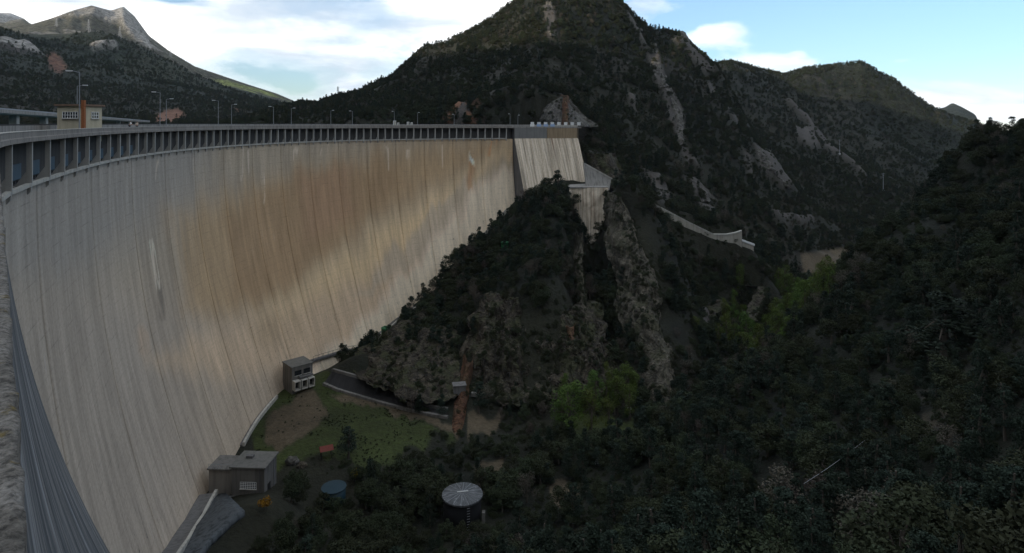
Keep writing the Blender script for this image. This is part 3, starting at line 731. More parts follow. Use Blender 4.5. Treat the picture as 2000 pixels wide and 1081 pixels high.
# lift lines every two metres, faint and broken
frac = ft.math('FRACT', ft.math('DIVIDE', ft.math('ADD', suv.outputs[1], ft.math('MULTIPLY', wob, 0.10)), 2.0))
line = ft.math('MULTIPLY', ft.ramp(frac, [(0.0, 1.0), (0.035, 0.9), (0.07, 0.0), (1.0, 0.0)]), ft.ramp(ft.noise(ft.mapping(uv, scale=(0.25, 0.5, 1), loc=(3, 3, 3)), 1.0, 3), [(0.42, 0.0), (0.64, 0.38)]))
lift = ft.n('ShaderNodeTexNoise', noise_dimensions='1D'); lift.inputs['Scale'].default_value = 1.0; lift.inputs['Detail'].default_value = 0
ft.l(ft.math('FLOOR', ft.math('DIVIDE', suv.outputs[1], 2.0)), lift.inputs['W'])
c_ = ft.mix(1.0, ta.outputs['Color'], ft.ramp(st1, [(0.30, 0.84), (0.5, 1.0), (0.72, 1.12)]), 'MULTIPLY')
c_ = ft.mix(1.0, c_, ft.ramp(st2, [(0.30, 0.95), (0.5, 1.0), (0.70, 1.04)]), 'MULTIPLY')
c_ = ft.mix(1.0, c_, ft.ramp(st3, [(0.32, 0.84), (0.5, 1.0), (0.68, 1.14)]), 'MULTIPLY')
c_ = ft.mix(1.0, c_, ft.ramp(lift.outputs[0], [(0.2, 0.93), (0.8, 1.07)]), 'MULTIPLY')
c_ = ft.mix(0.55, c_, ft.ramp(fine, [(0.3, 0.7), (0.5, 1.0), (0.7, 1.25)]), 'MULTIPLY')
white = ft.math('MULTIPLY', ft.ramp(st2, [(0.60, 0.0), (0.74, 1.0)]), ft.ramp(st3, [(0.50, 0.0), (0.66, 0.7)]))
c_ = ft.mix(white, c_, (0.56, 0.545, 0.52))
low = ft.n('ShaderNodeAttribute', attribute_name='low')
blk = ft.math('MULTIPLY', ft.ramp(spots, [(0.60, 0.0), (0.70, 1.0)]), ft.math('MULTIPLY', low.outputs['Fac'], ft.ramp(st1, [(0.38, 1.0), (0.55, 0.0)])))
c_ = ft.mix(ft.math('MULTIPLY', blk, 0.85), c_, (0.045, 0.043, 0.042))
bst = ft.math('MULTIPLY', ft.ramp(ft.noise(ft.mapping(uv, scale=(2.1, 0.03, 1), loc=(77, 2, 0)), 1.0, 5, 0.65), [(0.62, 0.0), (0.74, 0.75)]), ft.math('ADD', 0.35, ft.math('MULTIPLY', low.outputs['Fac'], 0.65)))
c_ = ft.mix(bst, c_, (0.075, 0.072, 0.07))
c_ = ft.mix(line, c_, (0.07, 0.067, 0.063))
ft.l(c_, fb.inputs['Base Color'])
bump(ft, fb, ft.math('ADD', ft.math('MULTIPLY', fine, 0.6), ft.math('MULTIPLY', line, -1.0)), 0.35, 0.06)
M['face'] = fm

def grid_obj(name, pts, uvs, mat, parent, face_tones=None, low=None, flip=False, smooth=True):
    ns, nz = pts.shape[:2]
    ii = np.arange(ns * nz).reshape(ns, nz)
    q = np.stack([ii[:-1, :-1], ii[1:, :-1], ii[1:, 1:], ii[:-1, 1:]], -1).reshape(-1, 4)
    if flip: q = q[:, ::-1]
    o = mesh_obj(name, pts.reshape(-1, 3), q.tolist(), mat, parent, smooth)
    me = o.data
    if uvs is not None:
        l = me.uv_layers.new(name='UVMap'); vi = np.empty(len(me.loops), np.int32); me.loops.foreach_get('vertex_index', vi)
        l.data.foreach_set('uv', uvs.reshape(-1, 2)[vi].ravel().astype(np.float32))
    if face_tones is not None: vattr(me, 'stain', face_tones)
    if low is not None: vattr(me, 'low', low, 'FLOAT')
    return o
_ctS, _ctZ = CONTACT[:, 3], CONTACT[:, 2]
_o = np.argsort(_ctS)
def contact_z(s): return np.interp(s, _ctS[_o], _ctZ[_o])
def face_block(name, s0, s1, ofun, zt, zb, parent, groove=0.10, tint=1.0, ds=0.38, dzs=0.8, mat=None):
    ss = np.linspace(s0 + 0.05, s1 - 0.05, max(4, int((s1 - s0) / ds)))
    zs = np.linspace(zt, zb, int((zt - zb) / dzs) + 1)
    S, Z = np.meshgrid(ss, zs, indexing='ij')
    O = ofun(S, Z)
    # the joint edges are set back a little
    e = np.minimum(S - ss[0], ss[-1] - S)
    O = O - groove * (1 - sstep(0.0, 0.18, e))
    pts = at(S, O, Z)
    px, py = PXY(pts[..., 0], np.maximum(pts[..., 1], 2), pts[..., 2])
    # return edges: a strip that goes back into the joint
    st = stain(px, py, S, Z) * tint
    low = sstep(26, 4, Z - contact_z(S))
    uvs = np.stack([S, Z], -1)
    back = lambda k: at(S[k:k + 1] if k == 0 else S[-1:], (O[k:k + 1] if k == 0 else O[-1:]) - 0.6, Z[:1])
    pts = np.concatenate([back(0), pts, back(-1)]); rep = lambda a: np.concatenate([a[:1], a, a[-1:]])
    return grid_obj(name, pts, rep(uvs), mat or M['face'], parent, rep(st), rep(low), flip=True)
# arch blocks: one concrete block between two joints, four fins wide
JOINTS = [SA] + list(0.5 * (FIN_S[3::4] + np.r_[FIN_S[4::4], FIN_S[-1:] + 2][:len(FIN_S[3::4])]))
JOINTS = [j for j in JOINTS if j < SB - 5] + [SB + 0.5]
for i in range(len(JOINTS) - 1):
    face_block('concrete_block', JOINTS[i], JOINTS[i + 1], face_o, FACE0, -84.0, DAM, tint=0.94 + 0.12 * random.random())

def sweep(name, prof, s0, s1, mat, parent, step=1.5, close=True):
    """sweeps a closed (offset, height) outline along the crest line"""
    ss = np.linspace(s0, s1, max(2, int((s1 - s0) / step) + 1)); k = len(prof)
    v, f = [], []
    for s in ss:
        for o, z in prof: v.append(at(s, o, z))
    for i in range(len(ss) - 1):
        for j in range(k):
            a, b = i * k + j, i * k + (j + 1) % k
            f.append((a, b, b + k, a + k))
    f.append(tuple(range(k - 1, -1, -1))); f.append(tuple((len(ss) - 1) * k + j for j in range(k)))
    o = mesh_obj(name, v, f, mat, parent)
    bm_ = bmesh.new(); bm_.from_mesh(o.data); bmesh.ops.recalc_face_normals(bm_, faces=bm_.faces); bm_.to_mesh(o.data); bm_.free()
    return o
def rect(o0, o1, z0, z1): return [(o0, z0), (o1, z0), (o1, z1), (o0, z1)]
S0 = 0.5
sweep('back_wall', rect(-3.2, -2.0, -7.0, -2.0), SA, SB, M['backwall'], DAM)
sweep('gallery_floor', rect(-1.995, -0.62, -7.2, FACE0 + 0.004), SA, SB, M['conc'], DAM)
sweep('deck_slab', rect(-9.2, -0.02, -2.0, -1.74), S0, SE, M['conc_brown'], DAM)
sweep('road_surface', rect(-8.4, -1.6, -1.736, -1.70), S0, SE, M['asphalt'], DAM)
sweep('sidewalk', rect(-1.6, -0.36, -1.732, -1.58), S0, SE, M['conc'], DAM)
sweep('edge_parapet', [(-0.36, -1.72), (-0.36, TOPZ), (0.0, TOPZ), (0.0, -1.50), (0.10, -1.56), (0.10, -1.98), (-0.02, -1.98), (-0.02, -1.72)], SA + 2, SB - 0.2, M['conc_brown'], DAM)
sweep('parapet_coping', rect(-0.40, 0.035, TOPZ + 0.003, TOPZ + 0.07), SA + 2, SB - 0.2, M['conc_pale'], DAM)
sweep('upstream_parapet', rect(-9.2, -8.9, -1.738, -0.62), S0, SE, M['conc'], DAM)
sweep('upstream_rail', rect(-9.14, -9.02, -0.60, -0.42), SA, SB, M['dark'], DAM)
sweep('upstream_face', rect(-9.0, -3.3, -84, -2.004), S0, SE, M['conc_dark'], DAM, step=4)
# fins, sill beams and blue panels of the gallery
bays = []
for i, s in enumerate(FIN_S):
    if s > SB - 1: break
    m = MB()
    t = 0.17
    prof = [(-0.62, -2.01), (-0.16, -2.01), (-0.16, -6.0), (-0.26, -6.85), (-0.50, -7.15), (-0.75, -7.15), (-0.62, -6.41), (-1.6, -6.41), (-0.62, -4.9)]
    n = len(prof)
    for sg in (-t, t):
        for o_, z_ in prof: m.v.append(at(s + sg, o_, z_))
    m.f.append(tuple(range(n))); m.f.append(tuple(range(2 * n - 1, n - 1, -1)))
    m.f += [(j, n + j, n + (j + 1) % n, (j + 1) % n) for j in range(n)]
    o = m.build('fin', M['fin'] if 'fin' in M else M['conc'], DAM)
    bm_ = bmesh.new(); bm_.from_mesh(o.data); bmesh.ops.recalc_face_normals(bm_, faces=bm_.faces); bm_.to_mesh(o.data); bm_.free()
    if i + 1 < len(FIN_S) and FIN_S[i + 1] < SB:
        s2 = FIN_S[i + 1]
        sweep('sill_beam', rect(-0.60, -0.20, -6.39, -6.02), s + t + 0.005, s2 - t - 0.005, M['conc_pale'], DAM, step=5)
        if i < 13:
            m = MB(); L = s2 - s - 2 * t
            q = sweep('blue_panel', rect(-1.99, -1.9, -5.85, -4.3), s + t + 0.1, s + t + 0.1 + L * 0.5, M['blue'], DAM, step=9)
            for kk in range(3):
                sweep('slot', rect(-1.99, -1.88, -6.2, -5.95), s + t + 0.2 + kk * L * 0.15, s + t + 0.2 + kk * L * 0.15 + L * 0.09, M['dark'], q, step=9)

# ------------------------------------------------------------------ near abutment block under the camera
def near_o(s, z): return 0.01 + 0.035 * np.maximum(-2.0 - z, 0) + 0.0066 * np.maximum(-2.0 - z, 0) ** 2
NB = empty('abutment_block')
tag(NB, 'dark streaked concrete abutment block with mossy parapet at the near end of the dam', 'abutment')
BLK = concrete_mat('dark_streaked_concrete', (0.13, 0.14, 0.15), 0.5)
nm, nt2, nb2 = new_mat('near_block_concrete', 0.9)
u2 = nt2.n('ShaderNodeUVMap', uv_map='UVMap').outputs[0]
a1 = nt2.noise(nt2.mapping(u2, scale=(0.9, 0.05, 1)), 1.0, 6, 0.66); a2 = nt2.noise(nt2.mapping(u2, scale=(4.0, 0.12, 1), loc=(5, 5, 0)), 1.0, 5, 0.65); a3 = nt2.noise(u2, 3.0, 5, 0.7)
cc = nt2.ramp(a1, [(0.36, (0.04, 0.045, 0.05)), (0.47, (0.10, 0.106, 0.11)), (0.55, (0.17, 0.165, 0.155)), (0.66, (0.27, 0.28, 0.29))])
cc = nt2.mix(1.0, cc, nt2.ramp(a2, [(0.32, 0.4), (0.5, 1.0), (0.68, 1.4)]), 'MULTIPLY')
cc = nt2.mix(0.5, cc, nt2.ramp(a3, [(0.3, 0.6), (0.7, 1.4)]), 'MULTIPLY')
nt2.l(cc, nb2.inputs['Base Color']); bump(nt2, nb2, a3, 0.4, 0.04)
face_block('block_face', S0, SA + 1.0, near_o, -1.95, -60, NB, groove=0.0, ds=0.8, dzs=0.6, mat=nm)
# end wall of the block, towards the arch
zs = np.linspace(-1.98, -60, 60)
E = np.stack([at(SA + 0.965, near_o(SA, zs) - 0.02, zs), at(SA + 0.965, -3.0 + 0 * zs, zs)])
grid_obj('end_wall', E, np.stack([np.stack([near_o(SA, zs) * 0 + 90, zs], -1), np.stack([zs * 0 + 97, zs], -1)]), nm, NB, flip=True, smooth=False)
mp, mtt, mpb = new_mat('mossy_parapet_concrete', 0.97)
gp = mtt.n('ShaderNodeNewGeometry').outputs['Position']
b1 = mtt.noise(gp, 2.6, 6, 0.7); b2 = mtt.noise(gp, 34, 5, 0.75); b3 = mtt.noise(gp, 7.0, 5, 0.7)
cm = mtt.ramp(b1, [(0.34, (0.045, 0.042, 0.036)), (0.48, (0.135, 0.122, 0.105)), (0.62, (0.20, 0.185, 0.165))])
cm = mtt.mix(mtt.ramp(b3, [(0.58, 0.0), (0.66, 0.8)]), cm, (0.12, 0.085, 0.02))
cm = mtt.mix(1.0, cm, mtt.ramp(b2, [(0.36, 0.35), (0.5, 1.0), (0.66, 1.6)]), 'MULTIPLY')
mtt.l(cm, mpb.inputs['Base Color']); bump(mtt, mpb, mtt.math('ADD', b2, mtt.math('MULTIPLY', b3, 1.5)), 0.9, 0.02)
# rough parapet top: a real uneven surface near the lens
ss = np.linspace(S0, SA + 2, 700)
oo = np.r_[-0.62, np.linspace(-0.60, -0.02, 22), 0.0, 0.0]
S_, O_ = np.meshgrid(ss, oo, indexing='ij')
Z_ = TOPZ + 0.010 * fbm(S_ * 9, O_ * 9, 3, 4) + 0.006 * fbm(S_ * 30, O_ * 30, 9, 3)
O2 = O_ + np.where(O_ > -0.03, 0.018 * fbm(S_ * 7, O_ * 3, 21, 4), 0)
Z_[:, -2] -= 0.012; Z_[:, -1] = -1.98; Z_[:, 0] = -1.7
O2[:, -1] = 0.0
grid_obj('parapet', at(S_, O2, Z_), None, mp, NB, flip=True, smooth=True)

# ------------------------------------------------------------------ far abutment block
FB = empty('abutment_block')
tag(FB, 'pale streaked sloping concrete block closing the far end of the dam, with a crenellated top', 'abutment')
fbm_, fbt, fbb = new_mat('far_block_concrete', 0.93)
u3 = fbt.n('ShaderNodeUVMap', uv_map='UVMap').outputs[0]
s3 = fbt.n('ShaderNodeSeparateXYZ'); fbt.l(u3, s3.inputs[0])
a1 = fbt.noise(fbt.mapping(u3, scale=(0.8, 0.035, 1)), 1.0, 6, 0.62); a2 = fbt.noise(fbt.mapping(u3, scale=(2.6, 0.06, 1), loc=(9, 1, 0)), 1.0, 5, 0.65); a3 = fbt.noise(u3, 1.4, 5, 0.7)
cc = fbt.ramp(a1, [(0.34, (0.26, 0.245, 0.22)), (0.46, (0.44, 0.40, 0.345)), (0.60, (0.58, 0.55, 0.50))])
cc = fbt.mix(1.0, cc, fbt.ramp(a2, [(0.32, 0.6), (0.5, 1.0), (0.68, 1.22)]), 'MULTIPLY')
topw = fbt.ramp(s3.outputs[1], [(0.0, 1.0), (0.5, 0.0)])
cc = fbt.mix(1.0, cc, (1.10, 1.0, 0.86), 'MULTIPLY')
cc = fbt.mix(0.5, cc, fbt.ramp(a3, [(0.3, 0.65), (0.7, 1.3)]), 'MULTIPLY')
cc = fbt.mix(fbt.ramp(fbt.noise(fbt.mapping(u3, scale=(1.3, 0.05, 1), loc=(50, 0, 0)), 1.0, 4), [(0.60, 0.0), (0.70, 0.8)]), cc, (0.17, 0.08, 0.045))
cc = fbt.mix(fbt.ramp(fbt.noise(fbt.mapping(u3, scale=(1.6, 0.04, 1), loc=(20, 8, 0)), 1.0, 5), [(0.58, 0.0), (0.70, 0.8)]), cc, (0.07, 0.068, 0.065))
fbt.l(cc, fbb.inputs['Base Color']); bump(fbt, fbb, a3, 0.4, 0.06)
M['fblock'] = fbm_
def far_o(s, z):
    d = np.maximum(-6.2 - z, 0)
    return 0.25 + 0.50 * d
S1 = s_of_px(1004); SM = s_of_px(1068); S2 = s_of_px(1127)
M['cap1'] = concrete_mat('grey_cap_concrete', (0.20, 0.20, 0.19), 0.3); M['cap2'] = concrete_mat('ochre_cap_concrete', (0.31, 0.235, 0.15), 0.4)
def far_face(name, s0, s1, zt, zb, mat, g=0.04):
    return face_block(name, s0, s1, far_o, zt, zb, FB, groove=g, ds=0.6, dzs=0.6, mat=mat)
far_face('cap_panel', S1, SM, -1.9, -6.2, M['cap1']); far_face('cap_panel', SM, S2, -1.9, -6.2, M['cap2'])
far_face('sloping_face', S1, SM, -6.22, -36, M['fblock'], 0.08); far_face('sloping_face', SM, S2 + 0.5, -6.22, -36, M['fblock'], 0.08)
zs = np.r_[-1.9, np.linspace(-6.2, -40, 40)]
E = np.stack([at(S1 + 0.03, -3.0 + 0 * zs, zs), at(S1 + 0.03, far_o(S1, zs), zs)])
grid_obj('side_wall', E, np.stack([np.stack([zs * 0, zs], -1), np.stack([zs * 0 + 6, zs], -1)]), M['conc_dark'], FB, flip=True, smooth=False)
E = np.stack([at(S2 + 0.47, far_o(S1, zs), zs), at(S2 + 0.47, -6.0 + 0 * zs, zs)])
grid_obj('side_wall', E, np.stack([np.stack([zs * 0, zs], -1), np.stack([zs * 0 + 6, zs], -1)]), M['fblock'], FB, flip=True, smooth=False)
sweep('coping', rect(-0.5, 0.32, -1.896, -1.35), S1, S2, M['conc'], FB)
sweep('low_wall', rect(-0.35, 0.1, -1.345, -0.75), s_of_px(1036), S2 + 0.4, M['conc_pale'], FB)
for i in range(8):
    s = s_of_px(1040 + i * 13.0)
    sweep('merlon', [(-0.4, -0.745), (0.14, -0.745), (0.22, 0.5), (-0.48, 0.5)], s - 0.62, s + 0.62, M['white'], FB, step=5)
for i in range(4):
    s = s_of_px(1039 + i * 13.2)
    o = sweep('barrel', rect(0.14, 0.34, -1.34, -0.35), s - 0.95, s + 0.95, M['bluepale'] if i else M['white'], FB, step=0.4)
    o.name = 'banner_panel'
# wing wall and weathered footing to the right of the block
wv = [P(1143, 322, 250), P(1196, 350, 252), P(1192, 372, 250), P(1152, 372, 246)]
def slab(name, pts, thick, mat, parent, axis=(0, 1, 0)):
    n = len(pts); ax = np.array(axis, float)
    v = [tuple(p) for p in pts] + [tuple(np.asarray(p) + ax * thick) for p in pts]
    f = [tuple(range(n - 1, -1, -1)), tuple(n + i for i in range(n))] + [(i, (i + 1) % n, n + (i + 1) % n, n + i) for i in range(n)]
    o = mesh_obj(name, v, f, mat, parent)
    bm_ = bmesh.new(); bm_.from_mesh(o.data); bmesh.ops.recalc_face_normals(bm_, faces=bm_.faces); bm_.to_mesh(o.data); bm_.free()
    return o
slab('wing_wall', [P(1140, 318, 251), P(1194, 350, 252.5), P(1190, 372, 251), P(1146, 371, 249)], 3.0, M['conc'], FB)
slab('wing_coping', [P(1143, 319, 250.9), P(1197, 349, 252.3), P(1197, 352, 252.3), P(1143, 322, 250.9)], 1.0, M['conc_pale'], FB)
rf = np.stack([[P(1112 + (1188 - 1112) * u, 367 + 110 * v, 245.5 - 3.0 * v + 1.2 * math.sin(9 * u) * v) for v in np.linspace(0, 1, 16)] for u in np.linspace(0, 1, 26)])
rf[..., 1] += 0.5 * fbm(rf[..., 0] * 0.8, rf[..., 2] * 0.5, 5, 4)
foot = grid_obj('footing', rf, np.stack([rf[..., 0] * 1.2, rf[..., 2]], -1), M['fblock'], FB, flip=True, smooth=False)
slab('footing_ledge', [P(1112, 365.5, 245), P(1188, 365.5, 246), P(1188, 368, 246), P(1112, 368, 245)], 14, M['conc'], FB)

# ------------------------------------------------------------------ trees
def leaf_mat(name, col, var=0.35, spec=0.1):
    m, t, b = new_mat(name, 0.85)
    oi = t.n('ShaderNodeObjectInfo'); g = t.n('ShaderNodeNewGeometry')
    n = t.noise(g.outputs['Position'], 0.7, 3, 0.6)
    r = t.math('ADD', t.math('MULTIPLY', oi.outputs['Random'], 0.6), t.math('MULTIPLY', n, 0.4))
    c = t.mix(r, tuple(x * (1 - var) for x in col), tuple(x * (1 + var) for x in col))
    hs = t.n('ShaderNodeHueSaturation'); t.l(c, hs.inputs['Color'])
    t.l(t.math('ADD', 0.47, t.math('MULTIPLY', oi.outputs['Random'], 0.06)), hs.inputs['Hue'])
    t.l(hs.outputs[0], b.inputs['Base Color']); b.inputs['Specular IOR Level'].default_value = spec
    return m
M['oak'] = leaf_mat('holm_oak_leaves', (0.034, 0.041, 0.022))
M['pine'] = leaf_mat('pine_needles', (0.023, 0.034, 0.023))
M['bare'] = leaf_mat('bare_twigs', (0.075, 0.064, 0.052), 0.3)
M['poplar'] = leaf_mat('young_poplar_leaves', (0.068, 0.098, 0.022), 0.35)
M['broom'] = leaf_mat('yellow_broom_flowers', (0.24, 0.16, 0.012), 0.2)
M['bark'] = plain('bark', (0.09, 0.075, 0.06), 0.95, 0, 0.3, 8)

def leaves(centers, radii, n_each, size, flat=1.0, rs=None, up=0.0):
    """leaf-sized faces spread through clumps"""
    rs = rs or np.random.default_rng(1)
    V, F = [], []
    for c, r in zip(centers, radii):
        d = rs.normal(size=(n_each, 3)); d /= np.linalg.norm(d, axis=1)[:, None]
        p = np.asarray(c) + d * (r * rs.uniform(0.45, 1.0, n_each) ** 0.6)[:, None] * np.array([1, 1, flat])
        a = rs.normal(size=(n_each, 3)); a[:, 2] *= 0.6; a /= np.linalg.norm(a, axis=1)[:, None]
        b = np.cross(a, d + 0.4 * rs.normal(size=(n_each, 3))); b /= np.maximum(np.linalg.norm(b, axis=1), 1e-6)[:, None]
        sz = size * rs.uniform(0.6, 1.35, n_each)[:, None]
        q = np.stack([p - a * sz, p + b * sz * 0.55 - a * sz * .1, p + a * sz, p - b * sz * 0.55 + a * sz * .1], 1)
        n0 = sum(len(x) for x in V); V.append(q.reshape(-1, 3))
        F.append(n0 + np.arange(n_each * 4).reshape(-1, 4))
    return np.concatenate(V), np.concatenate(F)
def trunk_mesh(h, r, limbs, rs, lean=0.06):
    m = MB(); p = Vector((0, 0, -0.4)); k = 4
    pts = [p]
    for i in range(k):
        p = p + Vector((rs.normal() * lean * h / k, rs.normal() * lean * h / k, (h + 0.4) / k)); pts.append(p)
    for i in range(k): m.tube(pts[i], pts[i + 1], r * (1 - 0.75 * i / k), r * (1 - 0.75 * (i + 1) / k), 6, i in (0, k - 1))
    for d in limbs:
        b = pts[2].lerp(pts[4], rs.uniform(0, 0.9)); m.tube(b, b + (Vector(d) - b) * 0.8, r * 0.35, r * 0.1, 5)
    return m
def make_tree(kind, seed):
    """returns (crown mesh, trunk mesh), unit: the tree is about 1 m tall per unit height given"""
    rs = np.random.default_rng(seed)
    if kind == 'oak':
        H, n = 5.6, 20
        th = rs.uniform(0, 2 * math.pi, n); rr = rs.uniform(0.1, 1.0, n) ** 0.6 * 2.0; zz = rs.uniform(1.6, 4.7, n)
        rr *= np.sqrt(np.clip(1 - ((zz - 2.9) / 2.6) ** 2, 0.12, 1))
        cs = np.stack([rr * np.cos(th), rr * np.sin(th), zz], 1); ra = rs.uniform(0.55, 1.05, n)
        v, f = leaves(cs, ra, 150, 0.125, 0.85, rs); limbs, th_ = cs[:6], 3.6
    elif kind == 'pine':
        H, n = 9.0, 24
        zz = np.sort(rs.uniform(1.8, 8.4, n)); w = 2.3 * (1 - (zz - 1.2) / 8.0) ** 0.85 + 0.25
        th = rs.uniform(0, 2 * math.pi, n); rr = w * rs.uniform(0.15, 0.85, n)
        cs = np.stack([rr * np.cos(th), rr * np.sin(th), zz], 1); ra = 0.35 + 0.36 * w
        v, f = leaves(cs, ra, 120, 0.14, 0.62, rs); limbs, th_ = cs[:8], 8.0
    elif kind == 'bare':
        H, n = 6.0, 16
        th = rs.uniform(0, 2 * math.pi, n); zz = rs.uniform(2.0, 5.4, n); rr = rs.uniform(0.2, 1.7, n)
        cs = np.stack([rr * np.cos(th), rr * np.sin(th), zz], 1); ra = rs.uniform(0.6, 1.0, n)
        v, f = leaves(cs, ra, 80, 0.11, 1.1, rs); limbs, th_ = cs[:14], 4.6
    elif kind == 'poplar':
        H, n = 11.0, 30
        zz = rs.uniform(2.0, 10.6, n); w = 2.0 * np.sqrt(np.clip(1 - ((zz - 5.6) / 5.8) ** 2, 0.04, 1))
        th = rs.uniform(0, 2 * math.pi, n); rr = w * rs.uniform(0.1, 0.85, n)
        cs = np.stack([rr * np.cos(th), rr * np.sin(th), zz], 1); ra = rs.uniform(0.55, 0.95, n)
        v, f = leaves(cs, ra, 100, 0.12, 1.25, rs); limbs, th_ = cs[:12], 9.5
    else:
        H, n = 1.5, 9
        th = rs.uniform(0, 2 * math.pi, n); rr = rs.uniform(0, 0.8, n); zz = rs.uniform(0.4, 1.2, n)
        cs = np.stack([rr * np.cos(th), rr * np.sin(th), zz], 1); ra = rs.uniform(0.3, 0.5, n)
        v, f = leaves(cs, ra, 40, 0.12, 0.9, rs); limbs, th_ = cs[:5], 0.9
    me = bpy.data.meshes.new('crown'); me.from_pydata(v.tolist(), [], f.tolist()); me.update(); me.materials.append(M[kind])
    tm_ = trunk_mesh(th_, 0.055 * H ** 0.75 * (0.6 if kind == 'bare' else 1), limbs, rs)
    mt = bpy.data.meshes.new('trunk'); mt.from_pydata(tm_.v, [], tm_.f); mt.update(); mt.materials.append(M['bark'])
    return me, mt, H
NVAR = {'oak': 5, 'pine': 4, 'bare': 3, 'poplar': 3, 'broom': 2}
PROTO = {k: [make_tree(k, 100 * i + hash_) for i in range(n)] for (k, n), hash_ in zip(NVAR.items(), (11, 23, 37, 41, 53))}
KNAME = {'oak': 'holm_oak', 'pine': 'pine_tree', 'bare': 'leafless_tree', 'poplar': 'poplar_tree', 'broom': 'flowering_broom'}
_first_crown = {}
def plant(kind, x, y, z, scale, label, group, var=None, sx=1.0):
    var = random.randrange(NVAR[kind]) if var is None else var
    cm_, tm2, H = PROTO[kind][var]
    e = bpy.data.objects.new(KNAME[kind], None); e.empty_display_size = 0.5; COL.objects.link(e)
    e.location = (x, y, z - 0.15); e.rotation_euler = (0, 0, random.uniform(0, 6.28)); e.scale = (scale * sx, scale * sx, scale)
    a = bpy.data.objects.new('crown', cm_); b = bpy.data.objects.new('trunk', tm2)
    for o in (a, b): COL.objects.link(o); o.parent = e
    _first_crown.setdefault((kind, var), a)
    e['label'] = label; e['category'] = 'shrub' if kind == 'broom' else 'tree'; e['group'] = group
    return e

# where trees grow: scatter over the visible hillsides
cumS = np.maximum.accumulate(GZ / GR, axis=1)
def bil(arr, th, lr):
    i = np.clip(np.searchsorted(TH, th) - 1, 0, len(TH) - 2); j = np.clip(np.searchsorted(LR, lr) - 1, 0, len(LR) - 2)
    u, v = (th - TH[i]) / (TH[i + 1] - TH[i]), (lr - LR[j]) / (LR[j + 1] - LR[j])
    return (arr[i, j] * (1 - u) + arr[i + 1, j] * u) * (1 - v) + (arr[i, j + 1] * (1 - u) + arr[i + 1, j + 1] * u) * v
def scatter(r0, r1, cell, seed, t0=-44, t1=45):
    rs = np.random.default_rng(seed)
    n = int((R(t1) - R(t0)) / 2 * (r1 ** 2 - r0 ** 2) / cell ** 2)
    return rs.uniform(R(t0), R(t1), n), np.log(np.sqrt(rs.uniform(r0 ** 2, r1 ** 2, n))), rs
TREES = []
for r0, r1, cell, seed, t0 in ((24, 150, 2.7, 1, -30), (150, 330, 2.35, 2, -30), (330, 620, 2.5, 3, -43), (620, 1000, 3.6, 4, -44), (1000, 1400, 6.0, 5, -44)):
    th, lr, rs = scatter(r0, r1, cell, seed, t0)
    z = bil(GZ, th, lr); r = np.exp(lr); x, y = r * np.sin(th), r * np.cos(th)
    y_ = np.maximum(y, 1); px, py = PXY(x, y_, z)
    rk_, so_, gr_, me_ = bil(rockw, th, lr), bil(soilw, th, lr), bil(grassw, th, lr), bil(sunw, th, lr)
    keep = rs.uniform(size=len(x)) > np.clip(0.80 * rk_ + 0.97 * so_ + 1.2 * gr_ + 0.8 * me_, 0, 1)
    keep &= (px > -140) & (px < 2160) & (py < 1250) & (z > -100)
    prev = bil(cumS, th, lr - 6.0 / r)
    keep &= (z + 7) / r > prev - 0.012
    # gaps between clumps
    keep &= fbm(x / 13, y / 13, 201, 3) + rs.uniform(-0.2, 0.5, len(x)) > -0.24
    # nothing on or behind the dam
    for i in np.flatnonzero(keep & (x > -150) & (x < 60) & (y < 300)):
        d2 = (_qx - x[i]) ** 2 + (_qy - y[i]) ** 2; k = int(np.argmin(d2))
        o = (x[i] - _qx[k]) * _qnx[k] + (y[i] - _qy[k]) * _qny[k]
        lim = float(face_o(_q[k], max(z[i], -75))) + 4.5 if _q[k] < SB - 2 else (float(far_o(0, z[i])) + 3.0)
        if _q[k] < SA: lim = float(near_o(0, max(z[i], -40))) + 4.0
        if -14 < o < lim and not (_q[k] >= _q[-1] - 1 and o < -3): keep[i] = False
    TREES.append(np.stack([x, y, z, r, px, py, rs.uniform(size=len(x)), rs.uniform(size=len(x))], 1)[keep])
TREES = np.concatenate(TREES)
# clearings for buildings, tanks, roads and outcrops: (photo outline, near, far)
CLEAR = [([(630, 735), (690, 715), (880, 775), (880, 815), (640, 760)], 130, 182), ([(860, 930), (960, 930), (960, 1030), (860, 1030)], 94, 118), ([(610, 925), (690, 925), (690, 985), (610, 985)], 94, 125),
         ([(370, 900), (545, 850), (560, 1000), (480, 1081), (300, 1140), (300, 1000)], 70, 125), ([(535, 690), (720, 670), (720, 760), (535, 780)], 140, 182), ([(735, 625), (775, 625), (775, 675), (735, 675)], 180, 215),
         ([(1185, 372), (1235, 372), (1290, 500), (1310, 600), (1340, 770), (1270, 770), (1225, 560)], 158, 232), ([(925, 600), (1185, 620), (1190, 770), (925, 770)], 155, 192), ([(1112, 470), (1150, 470), (1150, 625), (1122, 625)], 180, 232),
         ([(1275, 395), (1400, 448), (1480, 470), (1480, 500), (1380, 480), (1270, 420)], 251, 268), ([(1105, 355), (1195, 350), (1195, 425), (1115, 425)], 236, 262), ([(875, 690), (930, 690), (930, 850), (875, 850)], 140, 172),
         ([(620, 860), (660, 860), (660, 905), (620, 905)], 118, 140), ([(1138, 305), (1205, 335), (1205, 372), (1140, 375)], 240, 268), ([(690, 690), (880, 700), (930, 740), (930, 800), (700, 745)], 150, 185)]
kp = np.ones(len(TREES), bool)
for poly, n0, n1 in CLEAR:
    kp &= ~((TREES[:, 1] > n0) & (TREES[:, 1] < n1) & inpoly(TREES[:, 4], TREES[:, 5], poly))
